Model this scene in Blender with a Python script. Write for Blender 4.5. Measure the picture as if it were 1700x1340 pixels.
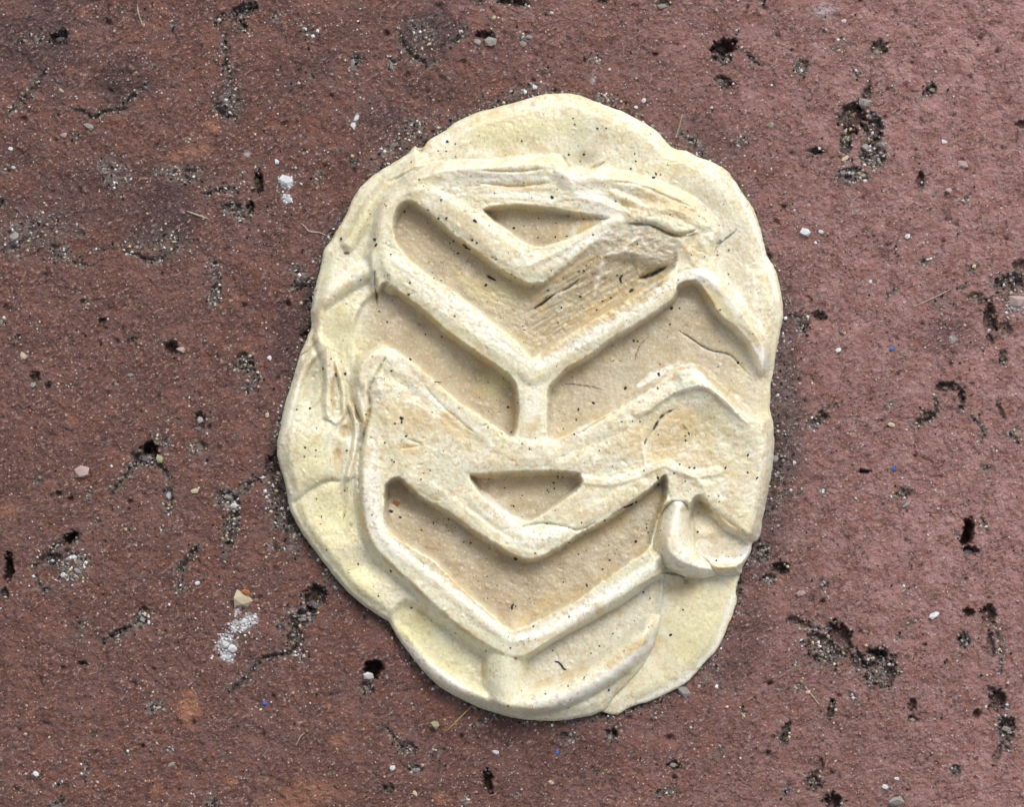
import bpy, math, random
import numpy as np

S = 0.00005                                   # one drawing unit = 0.05 mm
scene = bpy.context.scene
for o in list(bpy.data.objects): bpy.data.objects.remove(o)
COL = scene.collection
# ------------------------------------------------------------------ camera
cd = bpy.data.cameras.new("camera"); cam = bpy.data.objects.new("camera", cd); COL.objects.link(cam)
CAM_D = 0.45
cd.sensor_width = 36.0; cd.lens = 36.0 * CAM_D / (1700 * S)
cd.clip_start = 0.02; cd.clip_end = 10
cam.location = (0, 0, CAM_D); cam.rotation_euler = (0, 0, 0)
scene.camera = cam
# ------------------------------------------------------------------ light
SUN_EL, SUN_AZ = math.radians(47), math.radians(20)      # azimuth measured from +Y towards +X
w = bpy.data.worlds.new("World"); scene.world = w; w.use_nodes = True
nt = w.node_tree; bg = nt.nodes['Background']
sky = nt.nodes.new('ShaderNodeTexSky'); sky.sky_type = 'NISHITA'; sky.sun_disc = False
sky.sun_elevation = SUN_EL; sky.sun_rotation = SUN_AZ; sky.dust_density = 4.0; sky.air_density = 1.0; sky.ozone_density = 1.0
hs = nt.nodes.new('ShaderNodeHueSaturation'); hs.inputs['Saturation'].default_value = 0.22
nt.links.new(sky.outputs[0], hs.inputs['Color']); nt.links.new(hs.outputs[0], bg.inputs['Color'])
bg.inputs['Strength'].default_value = 0.142
sd_ = bpy.data.lights.new("sun", 'SUN'); sd_.energy = 2.1; sd_.angle = math.radians(22); sd_.color = (1.0, 0.965, 0.91)
sun = bpy.data.objects.new("sun", sd_); COL.objects.link(sun)
sun.rotation_euler = (math.pi/2 - SUN_EL, 0, math.pi - SUN_AZ)
# lamp shines along its local -Z; the rotation above tips it so the light comes from azimuth SUN_AZ
import mathutils
dirv = mathutils.Vector((math.sin(SUN_AZ)*math.cos(SUN_EL), math.cos(SUN_AZ)*math.cos(SUN_EL), math.sin(SUN_EL)))
sun.rotation_euler = dirv.to_track_quat('Z', 'Y').to_euler()
sun.location = dirv * 0.5
scene.view_settings.view_transform = 'Standard'; scene.view_settings.look = 'None'
scene.view_settings.exposure = 0.0; scene.view_settings.gamma = 1.0
scene.render.resolution_x = 1024; scene.render.resolution_y = 808

# ------------------------------------------------------------------ numeric helpers
_rs = np.random.RandomState(7)
_P = _rs.permutation(256); _P = np.concatenate([_P, _P, _P])
_a = _rs.rand(256) * 2 * np.pi; _GX = np.cos(_a).astype(np.float32); _GY = np.sin(_a).astype(np.float32)
def perlin(x, y, seed=0):
    xi = np.floor(x).astype(np.int32); yi = np.floor(y).astype(np.int32)
    xf = (x - xi).astype(np.float32); yf = (y - yi).astype(np.float32)
    u = xf*xf*xf*(xf*(xf*6-15)+10); v = yf*yf*yf*(yf*(yf*6-15)+10)
    xi &= 255; yi &= 255; sx = (seed*37) & 255
    def g(ix, iy, fx, fy):
        h = _P[_P[(ix+sx) & 255] + (iy & 255)]
        return _GX[h]*fx + _GY[h]*fy
    a = g(xi, yi, xf, yf); b = g(xi+1, yi, xf-1, yf); c = g(xi, yi+1, xf, yf-1); d = g(xi+1, yi+1, xf-1, yf-1)
    return (a + u*(b-a)) + v*((c + u*(d-c)) - (a + u*(b-a)))
def fbm(x, y, size, octv=3, seed=0, gain=0.5):
    r = 0; amp = 1; tot = 0
    for i in range(octv):
        r = r + amp*perlin(x/size, y/size, seed+i*3); tot += amp; amp *= gain; size *= 0.5
    return r/tot*1.6
def aniso(x, y, ang, sl, sw, octv=2, seed=0):      # ang: direction of the streaks, image degrees (y down)
    c, s = math.cos(math.radians(ang)), math.sin(math.radians(ang))
    return fbm((x*c+y*s)/sl, (-x*s+y*c)/sw, 1.0, octv, seed)
def sst(a, b, x):
    t = np.clip((x-a)/(b-a), 0, 1); return t*t*(3-2*t)
def smooth(pts, closed=False, n=4):
    p = np.array(pts, float); m = len(p); out = []
    if m < 3: return p
    rng = range(m if closed else m-1)
    for i in rng:
        if closed: p0, p1, p2, p3 = p[(i-1)%m], p[i], p[(i+1)%m], p[(i+2)%m]
        else: p0, p1, p2, p3 = p[max(i-1,0)], p[i], p[i+1], p[min(i+2,m-1)]
        for k in range(n):
            t = k/n
            out.append(0.5*((2*p1)+(-p0+p2)*t+(2*p0-5*p1+4*p2-p3)*t*t+(-p0+3*p1-3*p2+p3)*t**3))
    if not closed: out.append(p[-1])
    return np.array(out)

GAIN = {'ochre': 2.3, 'yg': 1.45, 'grey': 1.15, 'white': 1.2}
class Field:
    """regular (possibly stretched) grid X, Y in drawing units, x right, y down"""
    def __init__(self, xs, ys, warp=True, seed=0):
        self.xs, self.ys = xs, ys
        self.X, self.Y = np.meshgrid(xs.astype(np.float32), ys.astype(np.float32))
        X, Y = self.X, self.Y
        if warp:
            self.WX = X + 2.0*fbm(X, Y, 22, 3, seed+1) ; self.WY = Y + 2.0*fbm(X, Y, 22, 3, seed+5)
        else: self.WX, self.WY = X, Y
        self.H = np.zeros_like(X); self.L = {}
    def layer(self, n):
        if n not in self.L: self.L[n] = np.zeros_like(self.X)
        return self.L[n]
    def box(self, x0, x1, y0, y1):
        i0, i1 = np.searchsorted(self.xs, [x0, x1]); j0, j1 = np.searchsorted(self.ys, [y0, y1])
        return slice(j0, j1), slice(i0, i1)
    def dist(self, pts, margin, closed=False, full=False):
        p = np.asarray(pts, float)
        sl = (slice(None), slice(None)) if full else self.box(p[:,0].min()-margin, p[:,0].max()+margin, p[:,1].min()-margin, p[:,1].max()+margin)
        X, Y = self.WX[sl], self.WY[sl]
        D = np.full(X.shape, 1e12, np.float32); T = np.zeros(X.shape, np.float32); ins = np.zeros(X.shape, bool)
        m = len(p); nseg = m if closed else m-1
        for i in range(nseg):
            a, b = p[i], p[(i+1) % m]; dx, dy = b-a; l2 = dx*dx+dy*dy+1e-9
            t = np.clip(((X-a[0])*dx+(Y-a[1])*dy)/l2, 0, 1)
            d = (X-a[0]-t*dx)**2+(Y-a[1]-t*dy)**2
            mk = d < D; D[mk] = d[mk]; T[mk] = ((i+t)/nseg)[mk]
            if closed and dy != 0:
                c = (a[1] > Y) != (b[1] > Y)
                ins ^= c & (X < (b[0]-a[0])*(Y-a[1])/(b[1]-a[1])+a[0])
        D = np.sqrt(D)
        if closed: D = np.where(ins, D, -D)
        return sl, D, T
    # ---- sculpting
    def area(self, pts, h, wall=12, inset=0.5, layer=None, amt=1.0, sm=True, mode='set', dirw=0.0):
        p = smooth(pts, True, 3) if sm else np.array(pts, float)
        sl, D, T = self.dist(p, wall*(1+dirw)+4, True)
        D = D + 1.7*fbm(self.X[sl], self.Y[sl], 13, 3, 92, 0.7)*(1 if dirw else 0)
        t0 = sst(-wall*(1-inset), wall*inset, D); t = t0
        if dirw:                                   # walls on the far side of a pocket are less steep
            gy, gx = np.gradient(D, self.ys[sl[0]], self.xs[sl[1]]); kf = 1+dirw*np.clip(gy*0.9-gx*0.4, 0, 1)
            t = sst(-wall*(1-inset), wall*inset*kf, D)
        v = h(self.X[sl], self.Y[sl]) if callable(h) else h
        H = self.H[sl]
        if mode == 'set': self.H[sl] = H*(1-t) + v*t
        elif mode == 'add': self.H[sl] = H + v*t
        if layer: 
            Lr = self.layer(layer); Lr[sl] = np.maximum(Lr[sl], t0*amt)
        return sl, t
    def ridge(self, pts, wd, top, k=3, pw=0.5, taper=0):
        p = smooth(pts, False, 4); sl, D, T = self.dist(p, wd+4)
        ww = wd*(1-taper*np.abs(2*T-1)**2)
        pr = np.clip(1-(D/ww)**2, 0, 1)**pw
        H = self.H[sl]; v = (top(T) if callable(top) else top)*pr
        # smooth max
        d = np.clip(0.5+0.5*(v-H)/k, 0, 1); self.H[sl] = H*(1-d)+v*d+k*d*(1-d)
    def crown(self, pts, wd, amt):
        p = smooth(pts, False, 4); sl, D, T = self.dist(p, wd+4)
        self.H[sl] += 0.7*amt*sst(1.0, 0.35, D/wd)
    def add(self, pts, wd, amt, taper=1.0, sharp=1.5, jag=0):
        p = smooth(pts, False, 4); sl, D, T = self.dist(p, wd*2+4)
        if jag: D = D + jag*fbm(self.X[sl], self.Y[sl], 10, 3, 40, 0.7)
        e = 1-taper*np.abs(2*T-1)**3
        ww = np.maximum(wd*e, 0.3)
        self.H[sl] += amt*e*np.exp(-(np.abs(D)/ww)**sharp)
    def step(self, pts, dh, wl, reach):
        """a fold lip: the ground to the left of the line (image sense) stands dh higher, dying away over reach"""
        p = smooth(pts, False, 4); sl, D, T = self.dist(p, reach+4)
        X, Y = self.WX[sl], self.WY[sl]; best = np.full(X.shape, 1e12, np.float32); sg = np.zeros(X.shape, np.float32)
        for i in range(len(p)-1):
            a, b = p[i], p[i+1]; dx, dy = b-a; L = math.hypot(dx, dy)+1e-9
            t = np.clip(((X-a[0])*dx+(Y-a[1])*dy)/L/L, 0, 1); d = (X-a[0]-t*dx)**2+(Y-a[1]-t*dy)**2
            m = d < best; best[m] = d[m]; sg[m] = (-(dx*(Y-a[1])-dy*(X-a[0]))/L)[m]
        ends = sst(0, 0.15, T)*sst(1, 0.85, T)
        self.H[sl] += dh*ends*sst(-wl/2, wl/2, sg+1.2*fbm(X, Y, 9, 2, 44))*(1-sst(0.2*reach, reach, D))
    def bump(self, cx, cy, rx, ry, ang, amt, pw=1.0):
        m = max(rx, ry)*2.4; sl = self.box(cx-m, cx+m, cy-m, cy+m)
        X, Y = self.WX[sl]-cx, self.WY[sl]-cy; c, s = math.cos(math.radians(ang)), math.sin(math.radians(ang))
        r2 = ((X*c+Y*s)/rx)**2 + ((-X*s+Y*c)/ry)**2
        self.H[sl] += amt*np.exp(-r2**pw)
    # ---- painting (stains, dirt, painted shade)
    def stroke(self, layer, pts, wd, amt, jag=0.6, taper=0.6, soft=1.0):
        p = smooth(pts, False, 4); sl, D, T = self.dist(p, wd*2.2+6)
        n = fbm(self.X[sl], self.Y[sl], max(6, wd*1.2), 3, 60)
        e = 1-taper*np.abs(2*T-1)**2
        ww = np.maximum(wd*e*(1+jag*n), 0.4)
        t = 1-sst(ww*(1-0.7*soft), ww*(1+0.5*soft), D)
        if layer == 'ochre': t = t*sst(-0.38, 0.22, fbm(self.X[sl], self.Y[sl], 34, 3, 97))
        if wd < 6: t = t*sst(-0.42, 0.02, fbm(self.X[sl], self.Y[sl], 9, 2, 83)+0.12)
        L = self.layer(layer); L[sl] = np.maximum(L[sl], np.minimum(1, amt*GAIN.get(layer, 1))*t)
    def blob(self, layer, cx, cy, rx, ry, ang, amt, jag=0.5, soft=0.6, size=None):
        m = max(rx, ry)*1.9+4; sl = self.box(cx-m, cx+m, cy-m, cy+m)
        X, Y = self.X[sl]-cx, self.Y[sl]-cy; c, s = math.cos(math.radians(ang)), math.sin(math.radians(ang))
        r = np.sqrt(((X*c+Y*s)/rx)**2 + ((-X*s+Y*c)/ry)**2)
        r = r + jag*fbm(self.X[sl], self.Y[sl], size or max(rx, ry)*0.5, 4, 71, 0.65)
        t = 1-sst(1-soft, 1+soft*0.4, r)
        L = self.layer(layer); L[sl] = np.maximum(L[sl], np.minimum(1, amt*GAIN.get(layer, 1))*t)

def build_grid(name, X, Y, Z, keep, attrs, mat, parent=None):
    ny, nx = X.shape
    idx = np.arange(ny*nx).reshape(ny, nx)
    if keep is None: keep = np.ones((ny, nx), bool)
    q = keep[:-1,:-1] & keep[1:,:-1] & keep[1:,1:] & keep[:-1,1:]
    a = idx[:-1,:-1][q]; b = idx[1:,:-1][q]; c = idx[1:,1:][q]; d = idx[:-1,1:][q]
    quads = np.stack([a, b, c, d], 1)
    used = np.zeros(ny*nx, bool); used[quads.ravel()] = True
    rem = np.cumsum(used)-1; quads = rem[quads]
    co = np.stack([(X.ravel()[used]-850)*S, (670-Y.ravel()[used])*S, Z.ravel()[used]*S], 1).astype(np.float32)
    me = bpy.data.meshes.new(name)
    me.vertices.add(len(co)); me.vertices.foreach_set('co', co.ravel())
    nq = len(quads)
    me.loops.add(nq*4); me.loops.foreach_set('vertex_index', quads.ravel().astype(np.int32))
    me.polygons.add(nq); me.polygons.foreach_set('loop_start', np.arange(0, nq*4, 4, dtype=np.int32))
    me.polygons.foreach_set('use_smooth', np.ones(nq, bool))
    me.update(calc_edges=True)
    for an, (r, g, bb) in attrs.items():
        at = me.attributes.new(an, 'FLOAT_COLOR', 'POINT')
        col = np.ones((len(co), 4), np.float32)
        for k, f in enumerate((r, g, bb)):
            col[:, k] = 0 if f is None else f.ravel()[used]
        at.data.foreach_set('color', col.ravel())
    me.materials.append(mat)
    ob = bpy.data.objects.new(name, me); COL.objects.link(ob)
    if parent: ob.parent = parent
    return ob

# ------------------------------------------------------------------ materials
class NT:
    def __init__(self, name):
        self.m = bpy.data.materials.new(name); self.m.use_nodes = True
        self.t = self.m.node_tree; self.b = self.t.nodes['Principled BSDF']
        tc = self.n('ShaderNodeTexCoord'); mp = self.n('ShaderNodeMapping')
        mp.inputs['Scale'].default_value = (1/S, 1/S, 1/S); self.l(tc.outputs['Object'], mp.inputs[0]); self.co = mp.outputs[0]
    def n(self, t): return self.t.nodes.new(t)
    def l(self, a, b): self.t.links.new(a, b)
    def val(self, v, sock):
        if hasattr(v, 'links') or isinstance(v, bpy.types.NodeSocket): self.l(v, sock)
        else: sock.default_value = v
    def noise(self, size, detail=3, rough=0.55, stretch=None, ang=0, dist=0, off=0):
        n = self.n('ShaderNodeTexNoise'); co = self.co
        mp = self.n('ShaderNodeMapping'); mp.vector_type = 'TEXTURE' if stretch else 'POINT'
        if stretch:
            mp.inputs['Rotation'].default_value = (0, 0, math.radians(ang)); mp.inputs['Scale'].default_value = (stretch, 1, 1)
        mp.inputs['Location'].default_value = (off, off*1.7, 0)
        self.l(co, mp.inputs[0]); co = mp.outputs[0]
        self.l(co, n.inputs['Vector']); n.inputs['Scale'].default_value = 1/size
        n.inputs['Detail'].default_value = detail; n.inputs['Roughness'].default_value = rough; n.inputs['Distortion'].default_value = dist
        return n.outputs['Fac']
    def ramp(self, f, a, b, lo=0.0, hi=1.0):
        r = self.n('ShaderNodeMapRange'); r.interpolation_type = 'SMOOTHSTEP'
        self.l(f, r.inputs[0]); r.inputs[1].default_value = a; r.inputs[2].default_value = b
        r.inputs[3].default_value = lo; r.inputs[4].default_value = hi; return r.outputs[0]
    def math(self, op, a, b=0.0):
        m = self.n('ShaderNodeMath'); m.operation = op; self.val(a, m.inputs[0]); self.val(b, m.inputs[1]); return m.outputs[0]
    def mix(self, f, a, b, bt='MIX'):
        m = self.n('ShaderNodeMix'); m.data_type = 'RGBA'; m.blend_type = bt
        self.val(f, m.inputs[0])
        for v, s in ((a, m.inputs[6]), (b, m.inputs[7])):
            if isinstance(v, tuple): s.default_value = (*v, 1)
            else: self.l(v, s)
        return m.outputs[2]
    def attr(self, name):
        a = self.n('ShaderNodeAttribute'); a.attribute_name = name; s = self.n('ShaderNodeSeparateColor'); self.l(a.outputs['Color'], s.inputs[0]); return s.outputs
    def cells(self, size, thr, soft=0.08, off=0, chance=0.5):
        v = self.n('ShaderNodeTexVoronoi'); mp = self.n('ShaderNodeMapping'); mp.inputs['Location'].default_value = (off, off, 0)
        self.l(self.co, mp.inputs[0]); self.l(mp.outputs[0], v.inputs['Vector']); v.inputs['Scale'].default_value = 1/size
        d = self.ramp(v.outputs['Distance'], thr, thr-soft)
        s = self.n('ShaderNodeSeparateColor'); self.l(v.outputs['Color'], s.inputs[0])
        c = self.math('LESS_THAN', s.outputs[0], chance)
        return self.math('MULTIPLY', d, c), s.outputs
    def bump(self, hsock, dist_units, strength=1.0, normal=None):
        b = self.n('ShaderNodeBump'); b.inputs['Distance'].default_value = dist_units*S; b.inputs['Strength'].default_value = strength
        self.l(hsock, b.inputs['Height'])
        if normal: self.l(normal, b.inputs['Normal'])
        return b.outputs[0]

def gum_material():
    k = NT('chewing_gum'); A = k.attr('stain_shadingA'); B = k.attr('stain_shadingB')
    n1 = k.noise(60, 4, 0.6); n2 = k.noise(14, 4, 0.65, off=31); n3 = k.noise(4.5, 3, 0.6, off=77); n4 = k.noise(120, 3, 0.5, off=200)
    c = k.mix(k.ramp(n1, 0.35, 0.65), (0.72, 0.675, 0.49), (0.765, 0.745, 0.625))
    c = k.mix(k.math('MULTIPLY', k.ramp(n2, 0.48, 0.68), 0.75), c, (0.64, 0.52, 0.31))
    c = k.mix(k.math('MULTIPLY', k.ramp(n4, 0.48, 0.62), 0.55), c, (0.63, 0.625, 0.47))
    fl = k.mix(k.ramp(n2, 0.4, 0.62), (0.385, 0.285, 0.175), (0.47, 0.38, 0.275))
    fl = k.mix(k.ramp(n1, 0.42, 0.60, 0.0, 0.8), fl, (0.40, 0.33, 0.20))
    fl = k.mix(k.ramp(k.noise(38, 4, 0.65, off=140), 0.52, 0.68, 0.0, 0.7), fl, (0.30, 0.23, 0.145))
    c = k.mix(k.math('MULTIPLY', A[0], k.ramp(k.noise(50, 4, 0.6, off=171), 0.3, 0.55, 0.75, 1.0)), c, fl)
    yg = k.mix(k.ramp(n2, 0.4, 0.6), (0.68, 0.625, 0.33), (0.64, 0.61, 0.37))
    c = k.mix(k.math('MULTIPLY', B[2], 0.75), c, yg)
    c = k.mix(k.math('MULTIPLY', B[1], 0.8), c, (0.56, 0.52, 0.43))
    c = k.mix(k.math('MULTIPLY', A[2], k.ramp(n3, 0.3, 0.6, 0.6, 1.0)), c, (0.90, 0.885, 0.83))
    oc = k.mix(k.ramp(n3, 0.35, 0.65), (0.48, 0.345, 0.165), (0.65, 0.52, 0.29))
    c = k.mix(k.math('MULTIPLY', A[1], k.ramp(n2, 0.25, 0.6, 0.45, 1.0)), c, oc)
    # fine mottling and freckles
    gr = k.math('MULTIPLY', k.ramp(k.noise(9, 5, 0.7, off=510), 0.50, 0.64), k.ramp(k.noise(70, 4, 0.6, off=540), 0.42, 0.60, 0.08, 0.8))
    c = k.mix(gr, c, k.mix(k.ramp(n2, 0.4, 0.6), (0.55, 0.40, 0.22), (0.52, 0.44, 0.32)))
    c = k.mix(k.ramp(n3, 0.52, 0.70, 0.0, 0.42), c, (0.46, 0.33, 0.18))
    c = k.mix(k.ramp(n3, 0.44, 0.30, 0.0, 0.38), c, (0.90, 0.88, 0.78))
    f1, _ = k.cells(11, 0.20, 0.10, 5, 0.30); f2, _ = k.cells(19, 0.13, 0.05, 60, 0.22)
    fm = k.ramp(k.noise(45, 3, 0.6, off=12), 0.42, 0.60)
    c = k.mix(k.math('MULTIPLY', k.math('MULTIPLY', f1, fm), 0.6), c, (0.30, 0.21, 0.12))
    c = k.mix(k.math('MULTIPLY', f2, 0.85), c, (0.06, 0.045, 0.035))
    c = k.mix(B[0], c, (0.035, 0.028, 0.024))
    k.l(c, k.b.inputs['Base Color'])
    k.l(k.ramp(n1, 0.35, 0.65, 0.30, 0.52), k.b.inputs['Roughness']); k.b.inputs['Specular IOR Level'].default_value = 0.5
    k.b.inputs['Subsurface Weight'].default_value = 0.8; k.b.inputs['Subsurface Scale'].default_value = 0.0006
    k.b.inputs['Subsurface Radius'].default_value = (1.0, 0.7, 0.4)
    hb = k.math('ADD', k.math('MULTIPLY', k.noise(5, 4, 0.7, off=9), 1.0), k.math('MULTIPLY', k.noise(18, 3, 0.5, off=19), 0.8))
    k.l(k.bump(hb, 1.0, 0.75), k.b.inputs['Normal'])
    return k.m

def brick_material():
    k = NT('fired_clay'); A = k.attr('stain_shadingA'); B = k.attr('stain_shadingB')
    n1 = k.noise(170, 5, 0.6); n2 = k.noise(28, 5, 0.7, off=11); n3 = k.noise(5, 4, 0.7, stretch=2.0, ang=35, off=50); n4 = k.noise(9, 4, 0.7, off=90)
    c = k.mix(k.ramp(n1, 0.38, 0.62), (0.188, 0.073, 0.048), (0.192, 0.086, 0.068))
    c = k.mix(k.ramp(n2, 0.42, 0.62, 0, 0.8), c, (0.14, 0.072, 0.072))
    c = k.mix(k.ramp(k.noise(240, 5, 0.6, off=311), 0.46, 0.62, 0, 0.6), c, (0.15, 0.066, 0.052))
    var = k.ramp(k.noise(55, 4, 0.65, off=401), 0.36, 0.62, 0.25, 1.0)
    c = k.mix(B[2], c, k.mix(k.ramp(n2, 0.35, 0.65), (0.335, 0.155, 0.138), (0.50, 0.285, 0.275)))
    c = k.mix(k.math('MULTIPLY', A[2], 0.85), c, k.mix(n2, (0.040, 0.022, 0.025), (0.080, 0.046, 0.052)))
    c = k.mix(k.math('MULTIPLY', var, k.ramp(n4, 0.50, 0.66, 0, 0.9)), c, (0.060, 0.026, 0.022))
    c = k.mix(k.math('MULTIPLY', var, k.ramp(n3, 0.52, 0.68, 0, 0.75)), c, (0.56, 0.36, 0.32))
    # tempering grains flush with the clay
    g1, cs = k.cells(6.5, 0.30, 0.12, 3, 0.16); g2, _ = k.cells(13, 0.20, 0.08, 40, 0.20); g3, _ = k.cells(9, 0.3, 0.15, 80, 0.16)
    gm = k.ramp(k.noise(70, 4, 0.6, off=33), 0.40, 0.62, 0.3, 1.0)
    c = k.mix(k.math('MULTIPLY', k.math('MULTIPLY', g1, gm), 0.85), c, k.mix(cs[1], (0.42, 0.28, 0.22), (0.62, 0.55, 0.50)))
    c = k.mix(k.math('MULTIPLY', g2, 0.6), c, (0.60, 0.52, 0.46))
    c = k.mix(k.math('MULTIPLY', g3, 0.7), c, (0.03, 0.015, 0.015))
    c = k.mix(k.math('MULTIPLY', B[0], 0.85), c, k.mix(n4, (0.45, 0.17, 0.07), (0.42, 0.22, 0.14)))
    gr = k.mix(k.ramp(n4, 0.42, 0.60), (0.028, 0.021, 0.019), (0.34, 0.31, 0.28))
    c = k.mix(k.math('MULTIPLY', A[1], 0.9), c, gr)
    c = k.mix(k.math('MULTIPLY', A[0], k.ramp(n4, 0.35, 0.70, 1.0, 0.4)), c, k.mix(k.ramp(n4, 0.55, 0.68), (0.05, 0.029, 0.022), (0.17, 0.11, 0.085)))
    c = k.mix(k.math('MULTIPLY', B[1], k.ramp(n4, 0.40, 0.52)), c, (0.72, 0.73, 0.77))
    k.l(c, k.b.inputs['Base Color'])
    k.l(k.ramp(n4, 0.3, 0.7, 0.24, 0.5), k.b.inputs['Roughness']); k.b.inputs['Specular IOR Level'].default_value = 0.6
    hb = k.math('ADD', k.math('MULTIPLY', n3, 1.2), k.math('MULTIPLY', k.noise(3.2, 3, 0.7, off=70), 0.7))
    hb = k.math('MULTIPLY', k.math('ADD', hb, k.math('MULTIPLY', n4, 1.3)), k.math('ADD', k.math('MULTIPLY', var, 0.5), 0.4))
    k.l(k.bump(hb, 7.5, 0.95), k.b.inputs['Normal'])
    return k.m

def plain(name, col, rough=0.4, col2=None, trans=0, spec=0.5):
    k = NT(name)
    c = k.mix(k.ramp(k.noise(4, 3, 0.6), 0.35, 0.65), col, col2 or tuple(v*0.7 for v in col))
    k.l(c, k.b.inputs['Base Color']); k.b.inputs['Roughness'].default_value = rough; k.b.inputs['Specular IOR Level'].default_value = spec
    if trans: k.b.inputs['Transmission Weight'].default_value = trans
    k.l(k.bump(k.noise(3, 3, 0.6), 1.5, 0.7), k.b.inputs['Normal'])
    return k.m
M_GUM = gum_material(); M_BRICK = brick_material()
M_WHITE = plain('white_quartz', (0.80, 0.80, 0.82), 0.3); M_CREAM = plain('cream_stone', (0.66, 0.55, 0.38), 0.5)
M_GREY = plain('grey_stone', (0.36, 0.33, 0.31), 0.4); M_PINK = plain('pale_pink_stone', (0.55, 0.40, 0.38), 0.5)
M_BLACK = plain('black_grit', (0.02, 0.017, 0.016), 0.25); M_ORANGE = plain('orange_stone', (0.55, 0.20, 0.06), 0.5)
M_OLIVE = plain('olive_stone', (0.42, 0.42, 0.24), 0.4); M_BLUE = plain('blue_chip', (0.05, 0.17, 0.62), 0.3)
M_DGREY = plain('blue_grey_stone', (0.16, 0.15, 0.17), 0.25); M_FIBRE = plain('pale_fibre', (0.50, 0.42, 0.32), 0.6)
M_DIRT = plain('black_dirt', (0.03, 0.022, 0.018), 0.6); M_BROWN = plain('brown_dirt', (0.22, 0.09, 0.03), 0.6)
M_TWIG = plain('yellow_fibre', (0.42, 0.30, 0.13), 0.6)

# ------------------------------------------------------------------ the brick
core_x = np.arange(-24, 1725, 1.75); core_y = np.arange(-24, 1365, 1.75)
ext = np.cumsum(1.75*1.16**np.arange(1, 42)); ext = ext[ext < 2600]
bx_ = np.concatenate([(-24-ext)[::-1], core_x, core_x[-1]+ext]); by_ = np.concatenate([(-24-ext)[::-1], core_y, core_y[-1]+ext])
G = Field(bx_, by_, True, 3)
X, Y = G.X, G.Y
G.H = 6*fbm(X, Y, 260, 3, 2) + 4.5*fbm(X, Y, 75, 3, 8) + 3.0*fbm(X, Y, 26, 3, 14, 0.7) + 1.0*aniso(X, Y, -35, 16, 6, 3, 12)
G.H += 2.4*fbm(X, Y, 10, 3, 20, 0.75) + 1.2*aniso(X, Y, -38, 11, 4, 2, 33)
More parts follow.
